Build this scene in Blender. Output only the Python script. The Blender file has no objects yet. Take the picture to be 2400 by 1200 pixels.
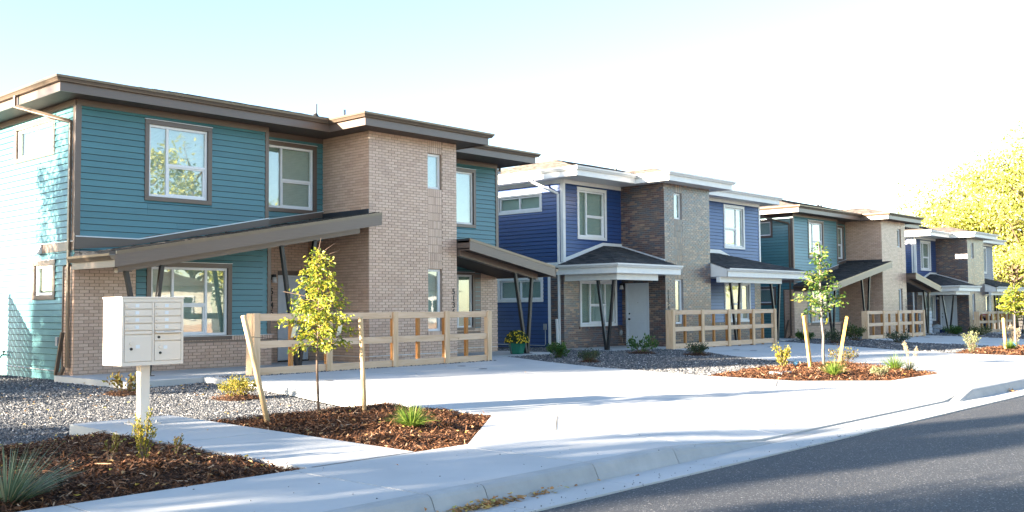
import bpy, bmesh, math, random
import numpy as np
from mathutils import Vector, Matrix

random.seed(7)
RNG = np.random.default_rng(7)
R = math.radians
sc = bpy.context.scene
COL = sc.collection

# ------------------------------------------------------------------ camera, sky, sun, exposure
CAM_Z = 1.27
def cam_axes(yaw, pitch, roll):
    f = Vector((math.sin(yaw) * math.cos(pitch), math.cos(yaw) * math.cos(pitch), math.sin(pitch)))
    rt = Vector((math.cos(yaw), -math.sin(yaw), 0.0))
    up = rt.cross(f)
    c, s = math.cos(roll), math.sin(roll)
    return c * rt + s * up, -s * rt + c * up, f
cam_d = bpy.data.cameras.new('camera')
cam_d.sensor_width = 36.0
cam_d.lens = 36.0 * 2349.294 / 2400.0
cam_d.clip_start = 0.05
cam_d.clip_end = 3000.0
cam = bpy.data.objects.new('camera', cam_d)
COL.objects.link(cam)
_r, _u, _f = cam_axes(R(47.73811), R(2.97177), R(-0.48123))
cam.matrix_world = Matrix(((_r.x, _u.x, -_f.x, 0), (_r.y, _u.y, -_f.y, 0), (_r.z, _u.z, -_f.z, CAM_Z), (0, 0, 0, 1)))
sc.camera = cam

SUN_EL = R(13.4)
SUN_DIR = Vector((-math.cos(R(19)) * math.cos(SUN_EL), math.sin(R(19)) * math.cos(SUN_EL), math.sin(SUN_EL)))
world = bpy.data.worlds.new('World')
sc.world = world
world.use_nodes = True
wn = world.node_tree.nodes
wn.clear()
sky = wn.new('ShaderNodeTexSky')
sky.sky_type = 'NISHITA'
sky.sun_disc = False
sky.sun_elevation = SUN_EL
sky.sun_rotation = math.atan2(SUN_DIR.x, SUN_DIR.y)
sky.altitude = 1600.0
sky.air_density = 1.0
sky.dust_density = 1.6
sky.ozone_density = 1.0
bg = wn.new('ShaderNodeBackground')
bg.inputs['Strength'].default_value = 0.06
wo = wn.new('ShaderNodeOutputWorld')
world.node_tree.links.new(sky.outputs[0], bg.inputs[0])
world.node_tree.links.new(bg.outputs[0], wo.inputs[0])
sun_d = bpy.data.lights.new('sun', 'SUN')
sun_d.energy = 5.0
sun_d.angle = R(0.5)
sun_d.color = (1.0, 0.86, 0.68)
sun = bpy.data.objects.new('sun', sun_d)
sun.rotation_euler = (-SUN_DIR).to_track_quat('-Z', 'Y').to_euler()
sun.location = (-30, 30, 40)
COL.objects.link(sun)
sc.view_settings.view_transform = 'Standard'
sc.view_settings.look = 'None'
sc.view_settings.exposure = 3.2
sc.view_settings.gamma = 1.0
sc.view_settings.use_curve_mapping = False
sc.cycles.use_denoising = True
sc.cycles.max_bounces = 8
sc.cycles.transparent_max_bounces = 12

# ------------------------------------------------------------------ materials
class NT:
    def __init__(s, name):
        s.m = bpy.data.materials.new(name)
        s.m.use_nodes = True
        s.t = s.m.node_tree
        s.t.nodes.clear()
        s.out = s.n('ShaderNodeOutputMaterial')
    def n(s, typ, **kw):
        nd = s.t.nodes.new(typ)
        for k, v in kw.items():
            if k in nd.inputs: nd.inputs[k].default_value = v
            else: setattr(nd, k, v)
        return nd
    def l(s, a, b): s.t.links.new(a, b)
    def rand(s):
        """a number per object and per loose piece"""
        oi = s.n('ShaderNodeObjectInfo'); ge = s.n('ShaderNodeNewGeometry')
        ad = s.n('ShaderNodeMath', operation='ADD'); s.l(oi.outputs['Random'], ad.inputs[0]); s.l(ge.outputs['Random Per Island'], ad.inputs[1])
        fr = s.n('ShaderNodeMath', operation='FRACT'); s.l(ad.outputs[0], fr.inputs[0])
        return fr.outputs[0]
    def ramp(s, fac, stops, const=False):
        r = s.n('ShaderNodeValToRGB')
        cr = r.color_ramp
        cr.interpolation = 'CONSTANT' if const else 'LINEAR'
        while len(cr.elements) < len(stops): cr.elements.new(0.5)
        for e, (p, c) in zip(cr.elements, stops):
            e.position = p; e.color = (*c, 1)
        s.l(fac, r.inputs[0])
        return r.outputs[0]
    def noise(s, scale, detail=3, stretch=None, rough=0.5):
        g = s.n('ShaderNodeNewGeometry')
        v = g.outputs['Position']
        if stretch:
            mp = s.n('ShaderNodeVectorMath', operation='MULTIPLY'); mp.inputs[1].default_value = stretch
            s.l(v, mp.inputs[0]); v = mp.outputs[0]
        nz = s.n('ShaderNodeTexNoise', Scale=scale, Detail=detail, Roughness=rough)
        s.l(v, nz.inputs['Vector'])
        return nz.outputs['Fac']
    def mix(s, fac, a, b, mode='MIX'):
        mx = s.n('ShaderNodeMix', data_type='RGBA', blend_type=mode)
        if isinstance(fac, float): mx.inputs[0].default_value = fac
        else: s.l(fac, mx.inputs[0])
        for i, c in ((6, a), (7, b)):
            if isinstance(c, tuple): mx.inputs[i].default_value = (*c, 1)
            else: s.l(c, mx.inputs[i])
        return mx.outputs[2]
    def mapr(s, v, a0, a1, b0, b1):
        mr = s.n('ShaderNodeMapRange'); s.l(v, mr.inputs[0])
        for i, x in enumerate((a0, a1, b0, b1)): mr.inputs[i + 1].default_value = x
        return mr.outputs[0]
    def bump(s, h, strength=0.3, dist=0.01):
        b = s.n('ShaderNodeBump', Strength=strength, Distance=dist); s.l(h, b.inputs['Height'])
        return b.outputs[0]
    def pbr(s, col, rough=0.6, spec=0.5, metal=0.0, normal=None, coat=0.0, sheen=0.0):
        p = s.n('ShaderNodeBsdfPrincipled', Roughness=rough, Metallic=metal)
        p.inputs['Specular IOR Level'].default_value = spec
        p.inputs['Coat Weight'].default_value = coat
        if isinstance(col, tuple): p.inputs['Base Color'].default_value = (*col, 1)
        else: s.l(col, p.inputs['Base Color'])
        if normal: s.l(normal, p.inputs['Normal'])
        s.l(p.outputs[0], s.out.inputs[0])
        return p

def plain(name, col, rough=0.5, spec=0.5, metal=0.0, var=0.12, scale=6.0, bumpy=0.1, bscale=60.0, coat=0.0):
    t = NT(name)
    nz = t.noise(scale, 4)
    k = t.mapr(nz, 0.25, 0.75, 1 - var, 1 + var)
    c = t.n('ShaderNodeVectorMath', operation='SCALE'); c.inputs[0].default_value = col; t.l(k, c.inputs['Scale'])
    nm = t.bump(t.noise(bscale, 2), bumpy, 0.004) if bumpy else None
    t.pbr(c.outputs[0], rough, spec, metal, nm, coat)
    return t.m

def siding_mat(name, col, var=0.10):
    t = NT(name)
    grain = t.noise(1.0, 5, (3.0, 3.0, 90.0), 0.6)
    k1 = t.mapr(grain, 0.3, 0.7, 0.90, 1.08)
    k2 = t.mapr(t.rand(), 0, 1, 1 - var, 1 + var)
    k3 = t.mapr(t.noise(0.7, 4), 0.3, 0.7, 0.94, 1.06)
    m1 = t.n('ShaderNodeMath', operation='MULTIPLY'); t.l(k1, m1.inputs[0]); t.l(k2, m1.inputs[1])
    m2 = t.n('ShaderNodeMath', operation='MULTIPLY'); t.l(m1.outputs[0], m2.inputs[0]); t.l(k3, m2.inputs[1])
    c = t.n('ShaderNodeVectorMath', operation='SCALE'); c.inputs[0].default_value = col; t.l(m2.outputs[0], c.inputs['Scale'])
    t.pbr(c.outputs[0], 0.36, 0.7, 0, t.bump(grain, 0.2, 0.003))
    return t.m

def brick_mat(name, stops, rough=0.45, spec=0.6, coat=0.3):
    t = NT(name)
    c = t.ramp(t.rand(), stops)
    c = t.mix(t.mapr(t.noise(45.0, 4), 0.4, 0.75, 0.0, 0.22), c, (0.14, 0.10, 0.075), 'MIX')
    c = t.mix(t.mapr(t.noise(0.8, 4), 0.4, 0.75, 0.0, 0.12), c, (0.30, 0.26, 0.22), 'MIX')
    p = t.pbr(c, rough, spec, 0, t.bump(t.noise(160.0, 3), 0.25, 0.002), coat)
    p.inputs['Coat Roughness'].default_value = 0.28; p.inputs['Coat IOR'].default_value = 1.75
    return t.m

def wood_mat(name, cols, rough=0.6, axis=(1.2, 1.2, 1.2), knots=True):
    t = NT(name)
    tc = t.n('ShaderNodeTexCoord')
    oi = t.n('ShaderNodeObjectInfo')
    off = t.n('ShaderNodeVectorMath', operation='SCALE'); off.inputs[0].default_value = (37.0, 11.0, 5.0); t.l(oi.outputs['Random'], off.inputs['Scale'])
    ad = t.n('ShaderNodeVectorMath', operation='ADD'); t.l(tc.outputs['Object'], ad.inputs[0]); t.l(off.outputs[0], ad.inputs[1])
    mp = t.n('ShaderNodeVectorMath', operation='MULTIPLY'); mp.inputs[1].default_value = axis; t.l(ad.outputs[0], mp.inputs[0])
    nz = t.n('ShaderNodeTexNoise', Scale=1.0, Detail=6, Roughness=0.6); nz.inputs['Distortion'].default_value = 0.6
    t.l(mp.outputs[0], nz.inputs['Vector'])
    c = t.ramp(nz.outputs['Fac'], [(0.25, cols[0]), (0.5, cols[1]), (0.75, cols[2])])
    c = t.mix(t.mapr(t.rand(), 0, 1, 0.0, 0.28), c, cols[0])
    if knots:
        vo = t.n('ShaderNodeTexVoronoi', Scale=3.1); t.l(ad.outputs[0], vo.inputs['Vector'])
        c = t.mix(t.mapr(vo.outputs['Distance'], 0.03, 0.09, 0.75, 0.0), c, (0.16, 0.07, 0.03))
    t.pbr(c, rough, 0.35, 0, t.bump(nz.outputs['Fac'], 0.3, 0.004))
    return t.m

def concrete_mat(name, a, b, rough=0.75, scale=0.9):
    t = NT(name)
    c = t.ramp(t.noise(scale, 6, None, 0.62), [(0.3, a), (0.7, b)])
    c = t.mix(t.mapr(t.rand(), 0, 1, 0.0, 0.16), c, (a[0] * .72, a[1] * .72, a[2] * .72))
    c = t.mix(t.mapr(t.noise(0.35, 5), 0.5, 0.75, 0.0, 0.34), c, (a[0] * .62, a[1] * .69, a[2] * .66))
    c = t.mix(t.mapr(t.noise(28.0, 3), 0.68, 0.78, 0.0, 0.25), c, (0.16, 0.15, 0.14))
    h = t.noise(1.0, 3, (8.0, 190.0, 8.0))
    t.pbr(c, rough, 0.35, 0, t.bump(h, 0.18, 0.003))
    return t.m

def leaf_mat(name, stops, trans=0.45, rough=0.45):
    t = NT(name)
    c = t.ramp(t.rand(), stops)
    p = t.n('ShaderNodeBsdfPrincipled', Roughness=rough); p.inputs['Specular IOR Level'].default_value = 0.4
    tr = t.n('ShaderNodeBsdfTranslucent')
    t.l(c, p.inputs['Base Color']); t.l(c, tr.inputs[0])
    mx = t.n('ShaderNodeMixShader'); mx.inputs[0].default_value = trans
    t.l(p.outputs[0], mx.inputs[1]); t.l(tr.outputs[0], mx.inputs[2]); t.l(mx.outputs[0], t.out.inputs[0])
    return t.m

def glass_mat(name, tint=(0.95, 0.985, 0.97), refl=0.16):
    t = NT(name)
    lw = t.n('ShaderNodeLayerWeight')
    pw = t.n('ShaderNodeMath', operation='POWER'); t.l(lw.outputs['Facing'], pw.inputs[0]); pw.inputs[1].default_value = 4.0
    k = t.n('ShaderNodeMath', operation='ADD', use_clamp=True); k.inputs[1].default_value = refl; t.l(pw.outputs[0], k.inputs[0])
    gl = t.n('ShaderNodeBsdfGlossy', Roughness=0.012)
    t.l(t.bump(t.noise(1.6, 2), 0.05, 0.02), gl.inputs['Normal'])
    tr = t.n('ShaderNodeBsdfTransparent'); tr.inputs[0].default_value = (*tint, 1)
    mx = t.n('ShaderNodeMixShader'); t.l(k.outputs[0], mx.inputs[0]); t.l(tr.outputs[0], mx.inputs[1]); t.l(gl.outputs[0], mx.inputs[2])
    t.l(mx.outputs[0], t.out.inputs[0])
    return t.m

def asphalt_mat():
    t = NT('asphalt')
    base = t.ramp(t.noise(1.1, 5), [(0.3, (0.030, 0.034, 0.041)), (0.7, (0.044, 0.048, 0.055))])
    base = t.mix(t.mapr(t.noise(0.22, 3, (0.6, 3.0, 1.0)), 0.52, 0.7, 0.0, 0.3), base, (0.085, 0.083, 0.08))
    vo = t.n('ShaderNodeTexVoronoi', Scale=95.0)
    g = t.n('ShaderNodeNewGeometry'); t.l(g.outputs['Position'], vo.inputs['Vector'])
    hsv = t.n('ShaderNodeSeparateColor'); t.l(vo.outputs['Color'], hsv.inputs[0])
    stone = t.ramp(hsv.outputs[0], [(0.0, (0.02, 0.02, 0.022)), (0.5, (0.045, 0.045, 0.05)), (0.86, (0.08, 0.08, 0.085)), (0.955, (0.20, 0.20, 0.20)), (0.99, (0.6, 0.58, 0.55))])
    c = t.mix(0.42, base, stone)
    t.pbr(c, 0.72, 0.45, 0, t.bump(vo.outputs['Distance'], 0.55, 0.008))
    return t.m

def soil_mat(name, a, b, scale=9.0):
    t = NT(name)
    nz = t.noise(scale, 6)
    t.pbr(t.ramp(nz, [(0.3, a), (0.7, b)]), 0.95, 0.2, 0, t.bump(nz, 0.8, 0.03))
    return t.m

def island_mat(name, stops, rough=0.7, spec=0.4):
    t = NT(name)
    t.pbr(t.ramp(t.rand(), stops), rough, spec)
    return t.m

M = {}
M['teal'] = siding_mat('teal_siding', (0.068, 0.195, 0.215))
M['blue'] = siding_mat('blue_siding', (0.018, 0.060, 0.200))
M['brown'] = siding_mat('brown_trim', (0.125, 0.088, 0.070), 0.08)
M['white'] = plain('white_trim', (0.78, 0.78, 0.76), 0.45, 0.5, var=0.04)
M['vinyl'] = plain('white_vinyl', (0.80, 0.81, 0.82), 0.35, 0.5, var=0.03, bumpy=0)
M['bronze'] = plain('bronze_gutter', (0.15, 0.115, 0.085), 0.30, 0.6, 0.35, var=0.08, bumpy=0.03)
M['soffit_brown'] = plain('brown_soffit', (0.085, 0.065, 0.055), 0.6, 0.3, var=0.15)
M['tan_brick'] = brick_mat('tan_brick', [(0.0, (0.50, 0.325, 0.235)), (0.35, (0.60, 0.405, 0.295)), (0.7, (0.65, 0.455, 0.345)), (1.0, (0.55, 0.36, 0.27))])
M['mixed_brick'] = brick_mat('mixed_brick', [(0.0, (0.085, 0.034, 0.028)), (0.22, (0.115, 0.045, 0.036)), (0.26, (0.055, 0.035, 0.042)), (0.42, (0.075, 0.042, 0.042)),
    (0.46, (0.032, 0.040, 0.062)), (0.66, (0.045, 0.055, 0.085)), (0.70, (0.19, 0.10, 0.065)), (0.84, (0.30, 0.185, 0.125)), (0.88, (0.08, 0.05, 0.045)), (1.0, (0.10, 0.06, 0.05))], 0.34, 0.8, 0.22)
M['tan_mortar'] = plain('tan_mortar', (0.30, 0.225, 0.175), 0.9, 0.2, bscale=120)
M['grey_mortar'] = plain('grey_mortar', (0.27, 0.25, 0.245), 0.9, 0.2, bscale=120)
M['shingle'] = island_mat('roof_shingle', [(0.0, (0.030, 0.032, 0.036)), (0.5, (0.055, 0.057, 0.062)), (0.85, (0.075, 0.075, 0.078)), (1.0, (0.10, 0.095, 0.09))], 0.85, 0.3)
M['shingle_brown'] = island_mat('brown_roof_shingle', [(0.0, (0.045, 0.040, 0.038)), (0.5, (0.085, 0.072, 0.065)), (0.85, (0.12, 0.10, 0.09)), (1.0, (0.16, 0.13, 0.11))], 0.85, 0.3)
M['black_steel'] = plain('black_steel', (0.018, 0.018, 0.020), 0.35, 0.5, 0.0, bumpy=0.02)
M['door'] = plain('pale_door_paint', (0.62, 0.66, 0.70), 0.4, 0.5, var=0.03, bumpy=0.02)
M['glass'] = glass_mat('window_glass')
M['blind'] = plain('cellular_blind', (0.44, 0.55, 0.50), 0.8, 0.2, var=0.06)
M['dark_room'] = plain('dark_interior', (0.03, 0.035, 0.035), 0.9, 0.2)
M['lamp_glass'] = plain('frosted_lamp_glass', (0.72, 0.72, 0.70), 0.35, 0.5, var=0.02)
M['flash'] = plain('dark_flashing', (0.030, 0.036, 0.048), 0.4, 0.5, 0.3, bumpy=0.02)
M['flash_white'] = plain('pale_flashing', (0.70, 0.72, 0.74), 0.35, 0.5, 0.2, bumpy=0.02)
M['cedar'] = wood_mat('cedar_board', [(0.50, 0.32, 0.19), (0.66, 0.47, 0.315), (0.74, 0.56, 0.40)], axis=(1.5, 14.0, 14.0))
M['cedar_post'] = wood_mat('cedar_post', [(0.50, 0.32, 0.18), (0.65, 0.46, 0.29), (0.73, 0.55, 0.38)], axis=(14.0, 14.0, 1.5))
M['stain_post'] = wood_mat('stained_post', [(0.30, 0.12, 0.03), (0.42, 0.19, 0.055), (0.50, 0.26, 0.09)], axis=(14.0, 14.0, 1.5))
M['stake'] = wood_mat('stake_wood', [(0.46, 0.31, 0.16), (0.58, 0.42, 0.24), (0.66, 0.50, 0.31)], axis=(20.0, 20.0, 2.0))
M['stake_y'] = wood_mat('yellow_stake_wood', [(0.55, 0.30, 0.07), (0.66, 0.38, 0.10), (0.72, 0.46, 0.16)], axis=(20.0, 20.0, 2.0))
M['concrete'] = concrete_mat('pavement_concrete', (0.44, 0.445, 0.44), (0.53, 0.53, 0.52))
M['kerb'] = concrete_mat('kerb_concrete', (0.34, 0.345, 0.34), (0.45, 0.45, 0.44), scale=3.0)
M['joint_and_lap_shade'] = plain('joint_filler_and_lap_shade', (0.03, 0.025, 0.022), 0.9, 0.2)  # pavement joints, and the dark colour painted in for siding lap shadows
M['asphalt'] = asphalt_mat()
M['soil'] = soil_mat('dry_soil', (0.16, 0.13, 0.10), (0.26, 0.22, 0.17))
M['gravel_bed'] = soil_mat('gravel_underlay', (0.025, 0.027, 0.03), (0.09, 0.09, 0.095), 40.0)
M['gravel'] = island_mat('gravel_stone', [(0.0, (0.040, 0.044, 0.052)), (0.4, (0.082, 0.087, 0.097)), (0.7, (0.135, 0.137, 0.142)), (0.88, (0.20, 0.195, 0.19)), (0.96, (0.34, 0.33, 0.32)), (1.0, (0.55, 0.54, 0.53))], 0.7, 0.4)
M['mulch_bed'] = soil_mat('mulch_soil', (0.020, 0.010, 0.006), (0.065, 0.032, 0.018), 30.0)
M['mulch'] = island_mat('bark_shred', [(0.0, (0.030, 0.013, 0.007)), (0.45, (0.095, 0.040, 0.019)), (0.8, (0.19, 0.083, 0.038)), (0.95, (0.31, 0.16, 0.085)), (1.0, (0.50, 0.34, 0.22))], 0.85, 0.25)
M['dry_leaf'] = leaf_mat('dry_leaf', [(0.0, (0.30, 0.14, 0.05)), (0.4, (0.45, 0.25, 0.10)), (0.7, (0.55, 0.36, 0.18)), (0.9, (0.60, 0.45, 0.10)), (1.0, (0.42, 0.40, 0.12))], 0.2, 0.6)
M['bark'] = plain('tree_bark', (0.15, 0.105, 0.078), 0.85, 0.2, var=0.35, scale=30, bumpy=0.7, bscale=80)
M['grey_bark'] = plain('grey_bark', (0.15, 0.13, 0.115), 0.85, 0.2, var=0.3, scale=25, bumpy=0.6, bscale=70)
M['elm_leaf'] = leaf_mat('elm_leaf', [(0.0, (0.07, 0.13, 0.020)), (0.25, (0.17, 0.24, 0.028)), (0.6, (0.32, 0.34, 0.035)), (0.85, (0.45, 0.40, 0.05)), (1.0, (0.50, 0.34, 0.06))])
M['oak_leaf'] = leaf_mat('oak_leaf', [(0.0, (0.035, 0.085, 0.022)), (0.45, (0.075, 0.15, 0.03)), (0.8, (0.15, 0.22, 0.035)), (1.0, (0.34, 0.26, 0.05))])
M['gold_leaf'] = leaf_mat('golden_leaf', [(0.0, (0.12, 0.17, 0.03)), (0.3, (0.32, 0.35, 0.06)), (0.7, (0.54, 0.52, 0.14)), (1.0, (0.70, 0.67, 0.30))])
M['dull_leaf'] = leaf_mat('dull_green_leaf', [(0.0, (0.025, 0.05, 0.015)), (0.6, (0.06, 0.10, 0.025)), (1.0, (0.13, 0.15, 0.03))], 0.3)
M['dark_shrub'] = leaf_mat('dark_shrub_leaf', [(0.0, (0.018, 0.034, 0.018)), (0.6, (0.04, 0.07, 0.032)), (1.0, (0.10, 0.13, 0.05))], 0.25)
M['green_shrub'] = leaf_mat('green_shrub_leaf', [(0.0, (0.022, 0.065, 0.018)), (0.6, (0.05, 0.13, 0.028)), (1.0, (0.12, 0.20, 0.04))], 0.3)
M['gold_shrub'] = leaf_mat('gold_shrub_leaf', [(0.0, (0.10, 0.12, 0.02)), (0.5, (0.26, 0.23, 0.03)), (1.0, (0.48, 0.38, 0.06))], 0.4)
M['rust_shrub'] = leaf_mat('rust_shrub_leaf', [(0.0, (0.10, 0.055, 0.02)), (0.5, (0.17, 0.12, 0.03)), (1.0, (0.20, 0.22, 0.04))], 0.3)
M['grass'] = leaf_mat('grass_blade', [(0.0, (0.07, 0.14, 0.02)), (0.6, (0.15, 0.24, 0.035)), (1.0, (0.30, 0.34, 0.07))], 0.4)
M['blue_grass'] = leaf_mat('blue_grass_blade', [(0.0, (0.07, 0.12, 0.06)), (0.6, (0.14, 0.21, 0.125)), (0.9, (0.26, 0.31, 0.20)), (1.0, (0.45, 0.38, 0.23))], 0.25)
M['pale_plant'] = leaf_mat('pale_plant_leaf', [(0.0, (0.12, 0.15, 0.06)), (0.6, (0.22, 0.24, 0.11)), (1.0, (0.40, 0.38, 0.22))], 0.3)
M['pale_flower'] = leaf_mat('pale_seed_head', [(0.0, (0.30, 0.24, 0.15)), (1.0, (0.48, 0.40, 0.28))], 0.3)
M['mum_yellow'] = leaf_mat('yellow_petal', [(0.0, (0.70, 0.48, 0.01)), (1.0, (0.85, 0.66, 0.03))], 0.2)
M['pot'] = plain('green_glaze', (0.010, 0.12, 0.075), 0.25, 0.6, var=0.1, bumpy=0.02)
M['box_paint'] = plain('cream_metal', (0.84, 0.725, 0.61), 0.42, 0.5, var=0.03, bumpy=0.03)
M['label_white'] = plain('white_label', (0.85, 0.85, 0.85), 0.5, 0.4, var=0.02, bumpy=0)
M['steel'] = plain('steel', (0.45, 0.45, 0.46), 0.35, 0.5, 0.8, bumpy=0.02)
M['dark_metal'] = plain('dark_metal', (0.03, 0.03, 0.03), 0.5, 0.5, 0.4, bumpy=0.02)
M['pvc'] = plain('grey_pvc', (0.30, 0.31, 0.32), 0.5, 0.5, bumpy=0)
M['conduit'] = plain('pale_conduit', (0.45, 0.47, 0.48), 0.4, 0.5, 0.3, bumpy=0)
M['blue_flag'] = plain('blue_flag_film', (0.05, 0.32, 0.75), 0.5, 0.4, bumpy=0)
M['pale_flag'] = plain('pale_blue_flag_film', (0.22, 0.55, 0.78), 0.5, 0.4, bumpy=0)
M['strap'] = plain('strap_fabric', (0.80, 0.78, 0.72), 0.8, 0.2, bumpy=0)
M['yellow_strap'] = plain('yellow_strap_fabric', (0.80, 0.70, 0.06), 0.7, 0.2, bumpy=0)
M['dumpster'] = plain('green_dumpster_paint', (0.012, 0.34, 0.12), 0.45, 0.5, var=0.12)
M['navy'] = plain('navy_paint', (0.012, 0.016, 0.035), 0.5, 0.5)
M['red_cloth'] = plain('red_cloth', (0.40, 0.02, 0.05), 0.9, 0.2, var=0.2, scale=25)
M['navy_cloth'] = plain('navy_cloth', (0.015, 0.025, 0.075), 0.9, 0.2, var=0.25, scale=25)
M['skin'] = plain('skin', (0.42, 0.25, 0.17), 0.55, 0.4, var=0.06)
M['hair'] = plain('dark_hair', (0.02, 0.014, 0.01), 0.6, 0.4)
M['wrap'] = plain('white_wrap', (0.72, 0.73, 0.75), 0.5, 0.4, var=0.08)
M['bag'] = plain('grey_bag', (0.36, 0.38, 0.40), 0.7, 0.3, var=0.12)
M['stucco'] = plain('pale_stucco', (0.62, 0.58, 0.50), 0.85, 0.2)
M['cover'] = plain('iron_cover', (0.13, 0.14, 0.15), 0.7, 0.4, 0.2)

# ------------------------------------------------------------------ mesh helpers
def link(name, me, mat=None, parent=None, loc=None):
    o = bpy.data.objects.new(name, me)
    COL.objects.link(o)
    if mat is not None and me is not None and len(me.materials) == 0: me.materials.append(mat)
    if parent is not None: o.parent = parent
    if loc is not None: o.location = loc
    return o
def empty(name, loc, label, cat, group=None, rz=0.0):
    o = bpy.data.objects.new(name, None)
    COL.objects.link(o)
    o.empty_display_size = 0.2
    o.location = loc; o.rotation_euler = (0, 0, rz)
    o['label'] = label; o['category'] = cat
    if group: o['group'] = group
    return o
def tag(o, label, cat, group=None):
    o['label'] = label; o['category'] = cat
    if group: o['group'] = group
    return o
def kind(o, k='structure'):
    o['kind'] = k
    return o
def copy_thing(root, loc=None, rz=None, label=None, group=None):
    def cp(o, par):
        c = o.copy(); COL.objects.link(c)
        if par is not None: c.parent = par
        for ch in list(o.children): cp(ch, c)
        return c
    r = cp(root, None)
    if loc is not None: r.location = loc
    if rz is not None: r.rotation_euler = (0, 0, rz)
    if label: r['label'] = label
    if group: r['group'] = group
    return r

class MB:
    def __init__(s): s.v = []; s.f = []
    def add(s, vs, fs):
        b = len(s.v); s.v += [tuple(p) for p in vs]; s.f += [tuple(b + i for i in f) for f in fs]; return s
    def hexa(s, p):
        return s.add(p, [(3, 2, 1, 0), (4, 5, 6, 7), (0, 1, 5, 4), (1, 2, 6, 5), (2, 3, 7, 6), (3, 0, 4, 7)])
    def box(s, x0, x1, y0, y1, z0, z1):
        return s.hexa([(x0, y0, z0), (x1, y0, z0), (x1, y1, z0), (x0, y1, z0), (x0, y0, z1), (x1, y0, z1), (x1, y1, z1), (x0, y1, z1)])
    def cbox(s, c, sx, sy, sz, rz=0.0):
        ca, sa = math.cos(rz), math.sin(rz)
        p = []
        for z in (-sz / 2, sz / 2):
            for x, y in ((-sx / 2, -sy / 2), (sx / 2, -sy / 2), (sx / 2, sy / 2), (-sx / 2, sy / 2)):
                p.append((c[0] + ca * x - sa * y, c[1] + sa * x + ca * y, c[2] + z))
        return s.hexa(p)
    def beam(s, a, b, w, h, up=(0, 0, 1)):
        a, b = Vector(a), Vector(b); d = (b - a).normalized(); u = Vector(up)
        sd = d.cross(u).normalized(); u = sd.cross(d).normalized()
        p = []
        for q in (a, b):
            for i, j in ((-1, -1), (1, -1), (1, 1), (-1, 1)): p.append(q + sd * (w / 2 * i) + u * (h / 2 * j))
        return s.hexa(p)
    def tube(s, pts, rad, n=8, cap=True):
        pts = [Vector(p) for p in pts]
        if not hasattr(rad, '__len__'): rad = [rad] * len(pts)
        b = len(s.v); ref = Vector((0.31, 0.27, 0.91))
        for i, p in enumerate(pts):
            d = (pts[min(i + 1, len(pts) - 1)] - pts[max(i - 1, 0)]).normalized()
            a = d.cross(ref)
            if a.length < 1e-3: a = d.cross(Vector((1, 0, 0)))
            a.normalize(); c = d.cross(a)
            for k in range(n):
                t = 2 * math.pi * k / n
                s.v.append(tuple(p + a * (rad[i] * math.cos(t)) + c * (rad[i] * math.sin(t))))
        for i in range(len(pts) - 1):
            for k in range(n):
                k2 = (k + 1) % n
                s.f.append((b + i * n + k, b + i * n + k2, b + (i + 1) * n + k2, b + (i + 1) * n + k))
        if cap:
            s.f.append(tuple(b + k for k in range(n))[::-1]); s.f.append(tuple(b + (len(pts) - 1) * n + k for k in range(n)))
        return s
    def lathe(s, prof, c=(0, 0, 0), n=16):
        b = len(s.v)
        for r, z in prof:
            for k in range(n):
                t = 2 * math.pi * k / n; s.v.append((c[0] + r * math.cos(t), c[1] + r * math.sin(t), c[2] + z))
        for i in range(len(prof) - 1):
            for k in range(n):
                k2 = (k + 1) % n; s.f.append((b + i * n + k, b + i * n + k2, b + (i + 1) * n + k2, b + (i + 1) * n + k))
        if prof[0][0] > 1e-4: s.f.append(tuple(b + k for k in range(n))[::-1])
        if prof[-1][0] > 1e-4: s.f.append(tuple(b + (len(prof) - 1) * n + k for k in range(n)))
        return s
    def prism(s, poly, vec):
        n = len(poly); q = [Vector(p) + Vector(vec) for p in poly]
        return s.add(list(poly) + q, [tuple(range(n))[::-1], tuple(range(n, 2 * n))] + [(i, (i + 1) % n, n + (i + 1) % n, n + i) for i in range(n)])
    def sweep(s, path, prof):
        """profile (outward d, z) along a flat XY path, mitred; outward is right of travel"""
        P = [Vector((p[0], p[1])) for p in path]; nn = []
        for i in range(len(P) - 1):
            d = (P[i + 1] - P[i]).normalized(); nn.append(Vector((d.y, -d.x)))
        b = len(s.v); m = len(prof)
        for i, p in enumerate(P):
            if i == 0: mt = nn[0]
            elif i == len(P) - 1: mt = nn[-1]
            else:
                a = nn[i - 1] + nn[i]; mt = a * (2.0 / a.length_squared)
            zz = path[i][2] if len(path[i]) > 2 else 0.0
            for d, z in prof: s.v.append((p.x + mt.x * d, p.y + mt.y * d, zz + z))
        for i in range(len(P) - 1):
            for k in range(m):
                k2 = (k + 1) % m
                s.f.append((b + i * m + k, b + (i + 1) * m + k, b + (i + 1) * m + k2, b + i * m + k2))
        s.f.append(tuple(b + k for k in range(m))); s.f.append(tuple(b + (len(P) - 1) * m + k for k in range(m))[::-1])
        return s
    def mesh(s, name, O=(0, 0, 0)):
        me = bpy.data.meshes.new(name)
        me.from_pydata([(p[0] - O[0], p[1] - O[1], p[2] - O[2]) for p in s.v], [], s.f)
        bm = bmesh.new(); bm.from_mesh(me); bmesh.ops.recalc_face_normals(bm, faces=bm.faces); bm.to_mesh(me); bm.free()
        return me
    def build(s, name, mat, parent=None, O=(0, 0, 0), smooth=False, bevel=0.0, loc=None):
        me = s.mesh(name, O)
        o = link(name, me, mat, parent, loc)
        if smooth:
            for p in me.polygons: p.use_smooth = True
        if bevel:
            md = o.modifiers.new('bevel', 'BEVEL'); md.width = bevel; md.segments = 2; md.limit_method = 'ANGLE'
        return o

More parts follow.
